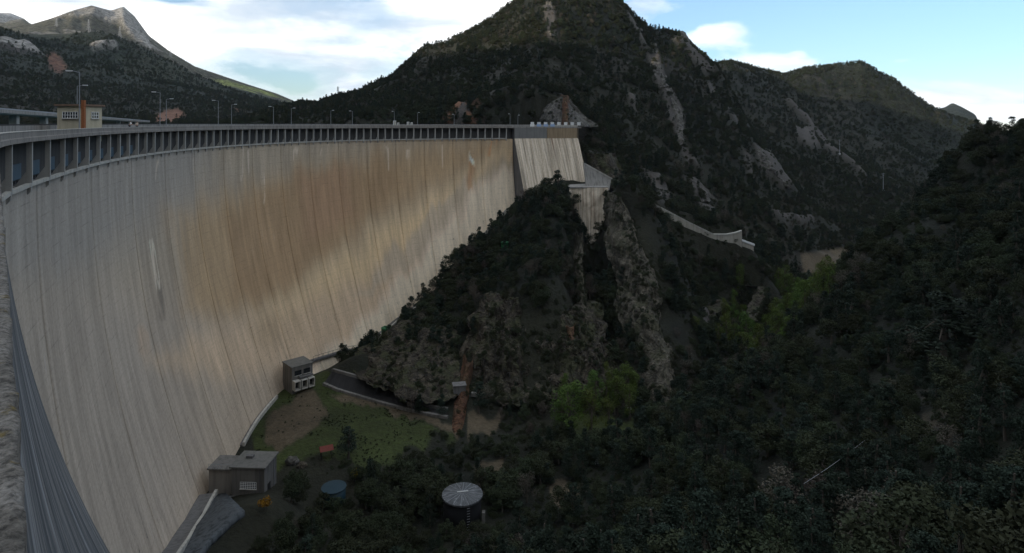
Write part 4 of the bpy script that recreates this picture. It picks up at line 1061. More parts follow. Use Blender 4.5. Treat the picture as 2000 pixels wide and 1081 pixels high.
# tall trees must not hide the toe of the dam, the lawn and the cliffs
SHOW = [([(495, 770), (540, 700), (700, 690), (760, 740), (900, 700), (1180, 620), (1180, 780), (900, 850), (760, 880), (620, 900), (500, 905)], 60, 150), ([(300, 1100), (380, 900), (545, 850), (560, 1000), (470, 1100)], 50, 105), ([(840, 920), (970, 920), (970, 1030), (840, 1030)], 60, 110), ([(595, 905), (710, 905), (710, 985), (595, 985)], 60, 116)]
TREES = TREES[kp]
KK = np.empty(len(TREES), object); HH = np.empty(len(TREES)); ZN = np.empty(len(TREES), object)
u1, u2_ = TREES[:, 6], TREES[:, 7]
patch = fbm(TREES[:, 0] / 30, TREES[:, 1] / 30, 301, 3)
pineness = 0.34 + 0.35 * patch
_nb = (TREES[:, 1] < 150) & (TREES[:, 4] > 1100)
pineness = pineness + 0.22 * _nb
KK[:] = 'oak'; KK[u1 < pineness] = 'pine'; KK[(u1 > 0.90 - 0.12 * patch + 0.07 * _nb)] = 'bare'
y = TREES[:, 1]; px, py = TREES[:, 4], TREES[:, 5]
pop = (y > 150) & (y < 300) & (px > 1400) & (px < 1700) & (py > 560) & (py < 760) & (fbm(TREES[:, 0] / 14, TREES[:, 1] / 14, 611, 2) > 0.0) | (y > 128) & (y < 165) & (px > 1060) & (px < 1240) & (py > 790) & (py < 850)
KK[pop & (u1 < 0.5)] = 'poplar'
base_h = {'oak': 5.0, 'pine': 6.6, 'bare': 5.2, 'poplar': 10.0}
HH[:] = [base_h[k] for k in KK]
HH *= (0.62 + 0.65 * u2_) * np.where(y > 330, 0.80, 1.0) * np.where(y > 900, 1.3, 1.0)
scrub = fbm(TREES[:, 0] / 9, TREES[:, 1] / 9, 311, 2) > 0.18
HH *= np.where(scrub, 0.62, 1.0)
PXH = HH / y * FPX
ok2 = np.ones(len(TREES), bool)
for poly, n0, n1 in SHOW:
    for frac in (0.0, 0.3, 0.6, 1.0):
        ok2 &= ~((y > n0) & (y < n1) & inpoly(px, py - PXH * frac, poly))
TREES, KK, HH, PXH = TREES[ok2], KK[ok2], HH[ok2], PXH[ok2]
y, px, py = TREES[:, 1], TREES[:, 4], TREES[:, 5]
MARKS = [(-13, 110, 'beside the round dark-sided tank', 13), (-32, 115, 'beside the blue round tank', 11), (-52, 118, 'by the low concrete valve building', 16), (-30, 138, 'along the edge of the lawn', 16), (-12, 155, 'by the rust-orange rock fin', 12),
         (-5, 168, 'at the foot of the grey cliffs', 16), (45, 195, 'beside the long rock rib', 18), (-38, 203, 'near the green water tank', 14), (88, 256, 'below the spillway lip', 20), (60, 262, 'along the spillway wall', 22), (20, 244, 'below the pale concrete footing', 12), (2, 216, 'near the small green tank', 14),
         (110, 235, 'among the pale poplars downstream', 22), (80, 100, 'beside the bare earth patch on the near bank', 16), (8, 112, 'by the bare stony patch', 14), (-20, 225, 'along the toe of the dam', 16), (70, 165, 'on the nose of the near bank', 20), (39, 77, 'under the pale slack cable', 13), (65, 95, 'round the big blue-green conifer', 12), (29, 68, 'by the tall leafless tree and the small white boulder', 11), (105, 140, 'high on the shoulder of the near bank', 24), (10, 85, 'on the lowest part of the near bank', 14), (55, 130, 'halfway down the near bank facing the poplars', 18), (30, 105, 'at the foot of the near bank', 16)]
def zone(i):
    X, Y = TREES[i, 0], TREES[i, 1]
    near = sorted((math.hypot(X - a, Y - b) / d, t) for a, b, t, d in MARKS)[0]
    if near[0] < 1: return near[1]
    if Y < 128 and px[i] > 1180: return 'on the steep near bank'
    if Y < 152: return 'on the valley floor below the dam'
    if Y < 262 and px[i] < 1240: return 'on the rocky spur below the far end of the dam'
    if Y < 285: return 'on the far bank below the spillway'
    if px[i] < 620: return 'on the hills across the reservoir'
    return 'on the mountainside above the far abutment'
LOOK = {'oak': ('low rounded dark holm oak', 'large rounded dark holm oak'), 'pine': ('short dark pine', 'tall pointed dark pine'), 'bare': ('small leafless grey-brown tree', 'tall leafless grey-brown tree'), 'poplar': ('slim pale green poplar', 'tall pale green poplar')}
single = np.zeros(len(TREES), bool)
inview = (px > -20) & (px < 2020) & (py - PXH < 1081) & (py > 0)
for k in ('oak', 'pine', 'bare', 'poplar'):
    c = np.flatnonzero((KK == k) & inview)
    c = c[np.argsort(-PXH[c])][:300 if k != 'bare' else 200]
    med = np.median(HH[c]) if len(c) else 0
    single[c] = True
    for i in c:
        zn = zone(i); sx_ = random.uniform(0.85, 1.25); lab = ('broad ' if sx_ > 1.05 else 'slim ') + LOOK[k][int(HH[i] > med)].replace('slim ', '') + ' ' + zn
        plant(k, TREES[i, 0], TREES[i, 1], TREES[i, 2], HH[i] / PROTO[k][0][2], lab, lab, sx=sx_)
# the rest of the woods: one mass per kind of tree
def forest(name, crown_obj, pts, scl, label):
    me = bpy.data.meshes.new(name); me.from_pydata(pts.tolist(), [], []); me.update()
    a = me.attributes.new('scl', 'FLOAT', 'POINT'); a.data.foreach_set('value', scl.astype(np.float32))
    b = me.attributes.new('rot', 'FLOAT', 'POINT'); b.data.foreach_set('value', np.random.default_rng(3).uniform(0, 6.28, len(pts)).astype(np.float32))
    o = bpy.data.objects.new(name, me); COL.objects.link(o)
    ng = bpy.data.node_groups.new(name, 'GeometryNodeTree')
    ng.interface.new_socket('Geometry', in_out='INPUT', socket_type='NodeSocketGeometry'); ng.interface.new_socket('Geometry', in_out='OUTPUT', socket_type='NodeSocketGeometry')
    N, L = ng.nodes, ng.links
    gi, go = N.new('NodeGroupInput'), N.new('NodeGroupOutput')
    ip = N.new('GeometryNodeInstanceOnPoints'); ob = N.new('GeometryNodeObjectInfo'); ob.inputs['Object'].default_value = crown_obj; ob.transform_space = 'ORIGINAL'
    ob.inputs['As Instance'].default_value = True
    s_ = N.new('GeometryNodeInputNamedAttribute'); s_.data_type = 'FLOAT'; s_.inputs['Name'].default_value = 'scl'
    r_ = N.new('GeometryNodeInputNamedAttribute'); r_.data_type = 'FLOAT'; r_.inputs['Name'].default_value = 'rot'
    cx = N.new('ShaderNodeCombineXYZ')
    L.new(gi.outputs[0], ip.inputs['Points']); L.new(ob.outputs['Geometry'], ip.inputs['Instance']); L.new(s_.outputs[0], ip.inputs['Scale'])
    L.new(r_.outputs[0], cx.inputs[2]); L.new(cx.outputs[0], ip.inputs['Rotation']); L.new(ip.outputs[0], go.inputs[0])
    md = o.modifiers.new('trees', 'NODES'); md.node_group = ng
    tag(o, label, 'woodland', kind='stuff')
    return o
for k, lab in (('oak', 'rounded dark holm oaks covering the distant hillsides'), ('pine', 'dark pines covering the distant hillsides'), ('bare', 'leafless grey-brown trees among the hillside woods'), ('poplar', 'pale green poplars massed along the valley floor')):
    c = np.flatnonzero((KK == k) & ~single)
    for v in range(NVAR[k]):
        cc_ = c[v::NVAR[k]]
        if len(cc_) == 0: continue
        if (k, v) not in _first_crown: continue
        pts = TREES[cc_, :3].copy(); pts[:, 2] -= 0.10 * HH[cc_]
        forest('woodland', _first_crown[(k, v)], pts, HH[cc_] / PROTO[k][0][2], lab)
print('TREES', len(TREES), {k: int((KK == k).sum()) for k in base_h}, 'single', int(single.sum()))
# low scrub between the trees
SC = []
for r0, r1, cell, seed in ((60, 120, 2.0, 20), (120, 330, 2.0, 21), (330, 640, 2.4, 22)):
    th, lr, rs = scatter(r0, r1, cell, seed, -40)
    z = bil(GZ, th, lr); r = np.exp(lr); x, y = r * np.sin(th), r * np.cos(th); px, py = PXY(x, np.maximum(y, 1), z)
    rk_, so_, gr_ = bil(rockw, th, lr), bil(soilw, th, lr), bil(grassw, th, lr)
    kp = (rs.uniform(size=len(x)) > np.clip(0.75 * rk_ + 0.95 * so_ + 1.2 * gr_, 0, 1)) & (px > -60) & (px < 2060) & (py < 1120) & (z > -100)
    kp &= (z + 3) / r > bil(cumS, th, lr - 4.0 / r) - 0.006
    kp &= fbm(x / 8, y / 8, 401, 3) > -0.22
    for poly, n0, n1 in CLEAR[:6] + CLEAR[10:13]: kp &= ~((y > n0) & (y < n1) & inpoly(px, py, poly))
    for i in np.flatnonzero(kp & (x > -150) & (x < 60) & (y < 300)):
        d2 = (_qx - x[i]) ** 2 + (_qy - y[i]) ** 2; k = int(np.argmin(d2))
        o = (x[i] - _qx[k]) * _qnx[k] + (y[i] - _qy[k]) * _qny[k]
        lim = float(face_o(_q[k], max(z[i], -75))) + 3.5 if _q[k] < SB - 2 else (float(far_o(0, z[i])) + 1.5)
        if -14 < o < lim and not (_q[k] >= _q[-1] - 1 and o < -3): kp[i] = False
    SC.append(np.stack([x, y, z - 0.35, rs.uniform(0.8, 2.6, len(x))], 1)[kp])
SC = np.concatenate(SC)
for v in range(3):
    q = SC[v::3]
    forest('scrub', _first_crown[('oak', v)], q[:, :3] - np.array([0, 0, 0.25]) * q[:, 3:4], q[:, 3] / 5.6, 'low evergreen scrub covering the slopes between the trees')
print('SCRUB', len(SC))

# rough tufts on the lawn
rs_ = np.random.default_rng(91); th, lr = rs_.uniform(R(-24), R(2), 9000), np.log(rs_.uniform(122, 180, 9000))
gw_, sw_ = bil(grassw, th, lr), bil(soilw, th, lr); z = bil(GZ, th, lr); r = np.exp(lr); x, y = r * np.sin(th), r * np.cos(th)
kp = (gw_ > 0.4) & (fbm(x / 5, y / 5, 701, 3) + 0.5 * rs_.uniform(-1, 1, 9000) > 0.30) & (rs_.uniform(size=9000) > 0.75 * sw_)
px, py = PXY(x, y, z)
for poly, n0, n1 in CLEAR[:6]: kp &= ~((y > n0) & (y < n1) & inpoly(px, py, poly))
forest('grass_tufts', _first_crown[('oak', 3)], np.stack([x, y, z - 0.1], 1)[kp], rs_.uniform(0.03, 0.10, int(kp.sum())), 'rough tufts and weeds growing over the lawn below the dam')

# ------------------------------------------------------------------ rock outcrops
def rock_mat(name, c0, c1, c2, moss=0.35):
    m, t, b = new_mat(name, 0.95)
    p = t.n('ShaderNodeNewGeometry'); pos = p.outputs['Position']
    a1 = t.noise(t.mapping(pos, scale=(0.5, 0.5, 0.12)), 1.0, 6, 0.68); a2 = t.noise(pos, 1.3, 5, 0.7); a3 = t.noise(pos, 0.22, 4, 0.6)
    c = t.ramp(a1, [(0.34, c0), (0.5, c1), (0.66, c2)])
    c = t.mix(0.8, c, t.ramp(a2, [(0.3, 0.45), (0.5, 1.0), (0.7, 1.4)]), 'MULTIPLY')
    c = t.mix(t.math('MULTIPLY', t.ramp(a3, [(0.46, 0.0), (0.6, 1.0)]), moss), c, (0.045, 0.05, 0.022))
    vo = t.n('ShaderNodeTexVoronoi', feature='DISTANCE_TO_EDGE'); vo.inputs['Scale'].default_value = 0.45
    t.l(t.mapping(pos, scale=(1, 1, 0.55)), vo.inputs['Vector'])
    crk = t.ramp(vo.outputs['Distance'], [(0.0, 0.5), (0.05, 1.0)])
    c = t.mix(0.6, c, crk, 'MULTIPLY')
    t.l(c, b.inputs['Base Color']); bump(t, b, t.math('ADD', t.math('ADD', a2, a1), crk), 0.9, 0.6)
    return m
M['rock'] = rock_mat('grey_brown_rock', (0.014, 0.012, 0.009), (0.044, 0.037, 0.027), (0.10, 0.084, 0.062), 0.75)
M['rockrib'] = rock_mat('grey_green_rib_rock', (0.03, 0.027, 0.021), (0.075, 0.067, 0.05), (0.15, 0.132, 0.10), 0.5)
M['rockpale'] = rock_mat('pale_limestone', (0.05, 0.047, 0.043), (0.105, 0.098, 0.088), (0.175, 0.163, 0.148), 0.35)
M['rockrust'] = rock_mat('rust_stained_rock', (0.035, 0.02, 0.012), (0.10, 0.048, 0.027), (0.16, 0.085, 0.052), 0.4)
def outcrop(name, label, rows, mat, bulge=4.0, back=9.0, rough=1.6, seed=0, nu=34, nv=60, group=None, fs=1.0):
    py = np.array([r[0] for r in rows], float); q = np.linspace(py[0], py[-1], nv)
    L, Rr, Yy = (np.interp(q, py, [r[k] for r in rows]) for k in (1, 2, 3))
    us = np.linspace(-0.12, 1.12, nu)
    pts = np.zeros((nu, nv + 1, 3))
    base = None
    for i, u in enumerate(us):
        for j in range(nv):
            pr = 1 - min(1.0, abs(2 * u - 1)) ** 2.5
            jit = 0.10 * (Rr[j] - L[j]) * vnoise(j * 0.11 + 3 * seed, i * 0.0 + seed, 5)
            Y = Yy[j] - bulge * pr + back * (1 - pr)
            p = P(L[j] + (Rr[j] - L[j]) * u + jit, q[j], Yy[j]); p = np.array([p[0], Y, p[2]])
            pts[i, j + 1] = p
        t = pts[i, 1].copy(); pts[i, 0] = t + np.array([0, 14.0 / fs, -3.0 / fs])
    rid = fbm(pts[..., 0] * 0.26 * fs + seed, pts[..., 2] * 0.035 * fs, 21 + seed, 5, 0.55, True); blk = fbm(pts[..., 0] * 0.5 * fs, pts[..., 2] * 0.45 * fs + seed, 31 + seed, 5, 0.6)
    blk = 0.45 * blk + 0.75 * np.round(blk * 3.2) / 3.2
    pts[..., 1] -= rough * (1.7 * rid + 0.5 * blk); pts[..., 0] += 0.5 * rough * fbm(pts[..., 2] * 0.35 * fs, pts[..., 1] * 0.35 * fs, 41 + seed, 4); pts[..., 2] += 0.35 * rough * blk
    c = pts.reshape(-1, 3).mean(0); c[2] = pts[..., 2].min()
    o = grid_obj(name, pts - c, None, mat, None, flip=True, smooth=False); o.location = tuple(map(float, c))
    tag(o, label, 'rock', group)
    ROCKPTS.append(pts.reshape(-1, 3)[np.random.default_rng(seed).uniform(size=nu * (nv + 1)) < (0.16 if mat.name.startswith('grey') else 0.05)])
    return o
ROCKPTS = []
outcrop('rock_rib', 'long steep grey-brown rock rib running down beside the dark gully', [(376, 1190, 1212, 226), (420, 1190, 1238, 219), (480, 1200, 1266, 208), (540, 1212, 1290, 198), (600, 1224, 1306, 188), (660, 1238, 1318, 179), (720, 1250, 1334, 170), (780, 1262, 1348, 160)], M['rockrib'], 5, 10, 2.0, 1, 40, 110)
outcrop('rock_rib', 'narrow upright rock rib on the wooded spur left of the dark gully', [(462, 1128, 1140, 219), (520, 1120, 1142, 207), (580, 1124, 1147, 196), (625, 1128, 1150, 187)], M['rockrib'], 3, 8, 1.3, 2, 20, 60)
outcrop('rock_cliff', 'broad grey cliff face above the valley floor beside the rust-stained fin', [(575, 952, 1060, 188), (640, 935, 1072, 177), (690, 928, 1080, 171), (735, 920, 1086, 166), (775, 905, 1096, 159)], M['rock'], 2.5, 4, 2.6, 3, 64, 60)
outcrop('rock_cliff', 'broken cliff with ledges between the broad cliff and the dark gully', [(600, 1050, 1172, 185), (670, 1052, 1186, 172), (710, 1050, 1192, 168), (772, 1050, 1210, 160)], M['rock'], 2.5, 4, 2.6, 4, 60, 50)
outcrop('rock_cliff', 'rough brown rock bank above the paved access road', [(635, 790, 900, 187), (700, 716, 905, 173), (740, 712, 915, 165), (776, 780, 925, 157)], M['rock'], 2, 4, 2.0, 5, 50, 44)
outcrop('rock_outcrop', 'brown weathered rock slope among bushes under the dam toe', [(580, 846, 892, 209), (630, 826, 892, 196), (684, 800, 886, 182)], M['rock'], 2, 7, 1.6, 6, 24, 40)
outcrop('rock_fin', 'rust-orange stained rock fin standing at the edge of the valley floor', [(712, 906, 924, 166), (760, 893, 919, 160), (800, 887, 914, 153), (846, 879, 909, 145)], M['rockrust'], 2.2, 6, 0.7, 7, 16, 50)
outcrop('rock_outcrop', 'rust-red rock patch high on the broken cliff', [(628, 1098, 1128, 180), (668, 1096, 1130, 175)], M['rockrust'], 4.5, 2, 1.6, 8, 24, 24)
outcrop('rock_outcrop', 'small brown rock face on the bank right of the long rib', [(596, 1374, 1420, 226), (648, 1368, 1424, 210)], M['rock'], 3, 6, 1.2, 9, 18, 20)
outcrop('rock_outcrop', 'slanting brown rock streak in the bushes below the spillway', [(566, 1490, 1500, 232), (595, 1478, 1492, 224), (622, 1464, 1476, 214)], M['rock'], 1.5, 5, 1.4, 10, 16, 30)
outcrop('rock_outcrop', 'dark rock face behind the wing wall of the far block', [(300, 1142, 1200, 268), (330, 1146, 1216, 266), (372, 1190, 1230, 258)], M['rock'], 2, 8, 1.2, 12, 20, 24)
for i, (poly, Yr) in enumerate((([(86, 1260, 1284, 0), (130, 1270, 1298, 0), (170, 1280, 1310, 0)], (405, 352)), ([(172, 1290, 1314, 0), (220, 1306, 1336, 0), (282, 1314, 1336, 0)], (362, 318)), ([(290, 1470, 1492, 0), (330, 1482, 1522, 0), (368, 1526, 1548, 0)], (440, 388)),
                               ([(8, 1214, 1226, 0), (62, 1244, 1258, 0)], (470, 430)), ([(62, 1316, 1340, 0), (132, 1376, 1394, 0)], (482, 470)), ([(0, 1060, 1082, 0), (72, 1068, 1092, 0)], (455, 405)), ([(348, 1332, 1358, 0), (392, 1352, 1398, 0)], (336, 312)))):
    rows = []
    for (py_, l_, r_, _) in poly:
        g_ = on_ground((l_ + r_) / 2, py_, 262, 560)
        rows.append((py_, l_, r_, g_[1] + 1.0))
    outcrop('rock_outcrop', ['steep pale slab rock high on the mountain flank', 'long pale rock wall lower on the mountain flank', 'bare pale slab on the ridge shoulder right of the mountain', 'narrow pale rock band near the mountain top', 'pale rock crest on the right shoulder of the mountain', 'upright pale rock pillar near the summit', 'low pale slab above the spillway'][i],
            rows, M['rockpale'] if i != 4 else M['rockpale'], 3.0, 7.0, 2.0, 20 + i, 18, 44)
# the dome-shaped rock cutting behind the far block
outcrop('rock_cutting', 'dome-shaped cut rock face behind the crenellated block with an orange seam', [(188, 1094, 1110, 300), (204, 1066, 1124, 296), (222, 1054, 1138, 292), (248, 1044, 1154, 286)], M['rockpale'], 4, 8, 1.0, 40, 40, 40)
outcrop('rock_seam', 'bright orange upright seam in the dome-shaped rock cutting', [(187, 1097, 1110, 296), (248, 1099, 1114, 280)], M['rockrust'], 3.6, 3, 0.5, 41, 10, 30)
outcrop('rock_cutting', 'red and grey rock cutting behind the crest road', [(204, 888, 904, 318), (222, 874, 924, 312), (246, 860, 940, 302)], M['rockrust'], 2, 9, 1.2, 42, 30, 30)
SR = rock_mat('summit_limestone', (0.10, 0.10, 0.10), (0.20, 0.19, 0.18), (0.34, 0.32, 0.29), 0.35)
def crag(label, pl, sd, rough=9.0, w0=0.0):
    rows = []
    for (py_, l_, r_) in pl:
        g_ = on_ground((l_ + r_) / 2, py_ + 2, 1500, 3600); rows.append((py_, l_, r_, g_[1] - 4))
    outcrop('rock_outcrop', label, rows, SR, 8, 50, rough, sd, 26, 50, fs=0.09)
# plants rooted on the ledges
RP = np.concatenate([r for r in ROCKPTS if len(r)]); RP = RP[fbm(RP[:, 0] / 5, RP[:, 2] / 5, 501, 3) > -0.08]
rs_ = np.random.default_rng(77).uniform(0.10, 0.34, len(RP))
for v in range(3): forest('ledge_scrub', _first_crown[('oak', v)], RP[v::3] - np.array([0, 0, 0.6]) , rs_[v::3], 'low bushes rooted on the ledges of the rock outcrops')
# loose boulders
def boulder(px, py, Y0, Y1, r, label, mat):
    g_ = on_ground(px, py, Y0, Y1); bm_ = bmesh.new(); bmesh.ops.create_icosphere(bm_, subdivisions=3, radius=r)
    for v in bm_.verts:
        n = float(fbm(v.co.x * 1.4 / r + px, v.co.y * 1.4 / r + v.co.z, 5, 3)); v.co *= 1 + 0.35 * n; v.co.z *= 0.75
    me = bpy.data.meshes.new('boulder'); bm_.to_mesh(me); bm_.free(); me.materials.append(mat)
    o = bpy.data.objects.new('boulder', me); COL.objects.link(o); o.location = (g_[0], g_[1], g_[2] + 0.3 * r); tag(o, label, 'boulder')
boulder(1494, 662, 170, 240, 2.6, 'large pale boulder among the pale green trees downstream', M['rockpale'])
boulder(1600, 1040, 40, 80, 0.45, 'small white boulder in the bushes of the near bank', M['white'])
boulder(1225, 800, 130, 170, 0.9, 'white boulder at the edge of the far grass patch', M['white'])
boulder(1165, 905, 100, 130, 0.8, 'white boulder near the stony clearing', M['white'])
boulder(570, 905, 110, 135, 1.3, 'pale boulder beside the low valve building', M['rockpale'])
boulder(590, 912, 110, 135, 0.9, 'grey boulder at the lawn edge by the low valve building', M['rock'])

# ------------------------------------------------------------------ spillway chute down the far bank
SP = empty('spillway_chute'); tag(SP, 'pale concrete spillway chute wall ending in an upturned lip on the far bank', 'spillway')
tp = [(1283, 402, 262), (1310, 416, 261), (1350, 437, 260), (1395, 459, 258.5), (1420, 459, 258), (1436, 456, 257.5), (1449, 452, 257)]
bt = [(1283, 425), (1310, 440), (1350, 468), (1395, 498), (1420, 505), (1436, 506), (1449, 506)]
SPM = concrete_mat('spillway_concrete', (0.40, 0.37, 0.31), 0.4)
def wall_strip(name, top, bot, thick, mat, parent):
    v, f = [], []
    for (a, b, Y), (c, d) in zip(top, bot):
        p, q = P(a, b, Y), P(c, d, Y)
        for t in (0, thick): v += [(p[0], p[1] + t, p[2]), (p[0], p[1] + t, q[2])]
    n = len(top)
    for i in range(n - 1):
        a, b = 4 * i, 4 * i + 4
        f += [(a, b, b + 1, a + 1), (a + 2, a + 3, b + 3, b + 2), (a, a + 2, b + 2, b), (a + 1, b + 1, b + 3, a + 3)]
    f += [(0, 1, 3, 2), (4 * n - 4, 4 * n - 2, 4 * n - 1, 4 * n - 3)]
    return mesh_obj(name, v, f, mat, parent)
wall_strip('side_wall', tp, bt, 1.0, SPM, SP)
wall_strip('coping', [(a, b - 1.2, Y - 0.15) for a, b, Y in tp], [(a, b + 1.2) for a, b, Y in tp], 1.3, M['conc_pale'], SP)
wall_strip('far_wall', [(a, b - 2, Y + 9) for a, b, Y in tp], [(c, d + 4) for c, d in bt], 1.0, SPM, SP)
wall_strip('chute_floor', [(a, b + 14, Y + 1.01) for a, b, Y in tp], [(a, b + 26) for a, b, Y in tp], 7.9, M['conc'], SP)
wall_strip('lip_wall', [(1449.5, 470, 257.2), (1472, 478, 257.6)], [(1449.5, 510), (1472, 510)], 9.0, SPM, SP)
wall_strip('lip_beam', [(1449.5, 468, 256.9), (1474, 477, 257.3)], [(1449.5, 472), (1474, 481)], 1.2, M['white'], SP)
wall_strip('upper_kerb', [(1206, 360, 262), (1232, 374, 262), (1258, 388, 262)], [(1206, 368), (1232, 382), (1258, 396)], 1.0, M['conc_pale'], SP)

# ------------------------------------------------------------------ paths and paving at the foot of the dam
def ribbon(name, left, right, mat, parent=None, lift=0.12, thick=0.5):
    """a paved strip between two edges given on the ground"""
    n = len(left); v, f = [], []
    for a, b in zip(left, right):
        for p in (a, b): v.append((p[0], p[1], p[2] + lift))
        for p in (a, b): v.append((p[0], p[1], p[2] - thick))
    for i in range(n - 1):
        k, m = 4 * i, 4 * i + 4
        f += [(k, k + 1, m + 1, m), (k, m, m + 2, k + 2), (k + 1, k + 3, m + 3, m + 1), (k + 2, m + 2, m + 3, k + 3)]
    f += [(0, 2, 3, 1), (4 * n - 4, 4 * n - 3, 4 * n - 1, 4 * n - 2)]
    o = mesh_obj(name, v, f, mat, parent)
    bm_ = bmesh.new(); bm_.from_mesh(o.data); bmesh.ops.recalc_face_normals(bm_, faces=bm_.faces); bm_.to_mesh(o.data); bm_.free()
    return o
def gp_(px, py): return on_ground(px, py, 128, 190)
def dense(pl, n):
    pl = np.array(pl, float); d = np.r_[0, np.cumsum(np.hypot(*np.diff(pl, axis=0).T))]; t = np.linspace(0, d[-1], n)
    return np.stack([np.interp(t, d, pl[:, 0]), np.interp(t, d, pl[:, 1])], 1)
fe = [gp_(*p) for p in dense([(650, 726), (690, 737), (745, 753), (800, 782), (840, 798), (874, 803)], 26)]
ne = [gp_(*p) for p in dense([(632, 752), (660, 764), (740, 788), (800, 804), (840, 812), (874, 818)], 26)]
RD = empty('access_road', fe[12]); RD.location = (0, 0, 0)
ribbon('paving', fe, ne, M['apron'], RD, 0.30, 0.8)
def kerb(line, w, h, name, parent, mat=None):
    line = np.array(line); t = np.gradient(line[:, :2], axis=0); t /= np.linalg.norm(t, axis=1)[:, None]; nrm = np.stack([t[:, 1], -t[:, 0]], 1)
    l = line.copy(); r = line.copy(); l[:, :2] -= nrm * w / 2; r[:, :2] += nrm * w / 2
    return ribbon(name, l, r, mat or M['conc'], parent, h, 0.4)
kerb(fe, 0.7, 0.8, 'kerb', RD, M['conc_mid']); kerb(ne, 0.8, 0.6, 'kerb', RD, M['conc_mid'])
tag(RD, 'dark paved access road with pale kerbs below the dam', 'road', kind='structure')
# path and kerb following the toe of the dam
def toe(s0, s1, name, label, w=1.7, rise=0.5):
    ss = np.arange(s0, s1, 1.0); z = contact_z(ss)
    e = empty(name); tag(e, label, 'path')
    a = at(ss, face_o(ss, z) - 0.3, z + rise); b = at(ss, face_o(ss, z) + w, z + rise); c = at(ss, face_o(ss, z) + w + 0.5, z + rise)
    ribbon('path_floor', a, b, M['conc_dark'], e, 0.0, 3.0); ribbon('kerb', b + 0.003, c, M['conc_pale'], e, 0.55, 4.0)
    return e
toe(_ctS[12] + 1, _ctS[18] - 1.5, 'toe_stairway', 'narrow dark stairway with pale kerb climbing along the toe of the dam')
toe(_ctS[0] + 2, _ctS[4] - 2, 'toe_walkway', 'brown walkway between pale kerbs at the low end of the dam toe', 2.3, 1.2)
toe(_ctS[6], _ctS[9] - 3, 'toe_kerb', 'thin kerb path where the dam meets the lawn', 0.5, 0.3)
# railed gallery walkway across the face above the valve house
def face_at(px, py):
    d_ = (_fx - px) ** 2 + (_fy - py) ** 2; i_ = np.unravel_index(np.argmin(d_), d_.shape); return _gs[i_], _gz[i_]
GW = empty('gallery_walkway'); tag(GW, 'narrow railed walkway ledge crossing the dam face by the valve house', 'walkway')
wp = np.array([face_at(*p) for p in ((606, 703), (640, 692), (672, 684), (702, 679))])
ss = np.linspace(wp[0, 0], wp[-1, 0], 30); zz_ = np.interp(ss, wp[:, 0], wp[:, 1])
ribbon('ledge', at(ss, face_o(ss, zz_) - 0.2, zz_), at(ss, face_o(ss, zz_) + 1.1, zz_), M['conc_dark'], GW, 0.0, 0.6)
rl = at(ss, face_o(ss, zz_) + 1.0, zz_ + 1.0)
m = MB()
for i in range(len(rl) - 1): m.tube(rl[i], rl[i + 1], 0.05, 0.05, 4)
m.build('handrail', M['dark'], GW)
for i in range(0, 30, 3): MB().tube(rl[i] - np.array([0, 0, 1.0]), rl[i], 0.05, 0.05, 4).build('post', M['dark'], GW)
# sloping concrete apron below the walkway
ap = [[on_ground(*(np.array(a) * (1 - t) + np.array(b) * t), 60, 130) for t in np.linspace(0, 1, 7)] for a, b in (((415, 978), (440, 974)), ((398, 1008), (478, 1010)), ((380, 1040), (452, 1030)), ((362, 1076), (412, 1068)), ((345, 1120), (380, 1114)))]
ap = np.array(ap); ap[..., 2] += 0.35
AP = grid_obj('apron', ap, ap[..., [0, 2]], M['apron2'] if 'apron2' in M else concrete_mat('blue_grey_concrete', (0.085, 0.094, 0.10), 0.9), None, flip=False, smooth=True)
md = AP.modifiers.new('thick', 'SOLIDIFY'); md.thickness = 1.2; md.offset = 0
tag(AP, 'sloping blue-grey concrete apron below the toe walkway', 'apron')

# ------------------------------------------------------------------ buildings
def window(parent, c, w, h, rz, bars=4, rows=2, depth=0.12, mat='glass', frame='white'):
    """framed window on a wall: c is the centre on the wall, rz turns its outward normal from -Y"""
    ca, sa = math.cos(rz), math.sin(rz)
    loc = lambda x, y, z: (c[0] + x * ca - y * sa, c[1] + x * sa + y * ca, c[2] + z)
    o = MB().box(loc(0, 0.02, 0), (w, 0.06, h), rz).build('window', M[mat], parent)
    f = MB()
    for i in range(bars + 1): f.box(loc(-w / 2 + w * i / bars, -0.05, 0), (0.07, 0.08, h + 0.07), rz)
    for j in range(rows + 1): f.box(loc(0, -0.046, -h / 2 + h * j / rows), (w + 0.07, 0.07, 0.07), rz)
    f.build('frame', M[frame], o)
    MB().box(loc(0, -0.1, -h / 2 - 0.09), (w + 0.3, 0.25, 0.10), rz).build('sill', M['conc_pale'], o)
    return o
# control house beside the crest road
b0 = P(156, 237, 98); CH = empty('control_house', (b0[0], b0[1], -2.0), R(-6))
tag(CH, 'small cream control house with flat brown roof beside the crest road', 'building')
MB().box((0, 0, 1.6), (4.6, 3.4, 5.4)).build('wall', M['cream'], CH)
MB().box((0, 0, 4.45), (5.2, 4.0, 0.28)).build('roof', M['terracotta'], CH)
MB().box((0, 0, -14), (4.2, 3.0, 25.7)).build('pier', M['conc_dark'], CH)
window(CH, (-0.1, -1.72, 2.95), 2.5, 0.95, 0, 6, 2)
window(CH, (2.32, 0.2, 2.95), 1.4, 0.95, R(90), 3, 2)
MB().tube((-1.2, 0, 4.55), (-1.2, 0, 5.2), 0.05).build('roof_mast', M['dark'], CH)
MB().tube((2.2, -1.6, 4.55), (2.2, -1.6, 5.0), 0.06).build('roof_lamp', M['white'], CH)
p_ = P(163, 237, 90); OP = empty('orange_column', (p_[0], p_[1], -1.7)); tag(OP, 'rusty orange upright steel column in front of the cream control house', 'column')
MB().box((0, 0, 2.35), (0.42, 0.42, 4.7)).build('shaft', M['rust'], OP); MB().box((0, 0, 0.1), (0.8, 0.8, 0.2)).build('base_plate', M['dark'], OP)
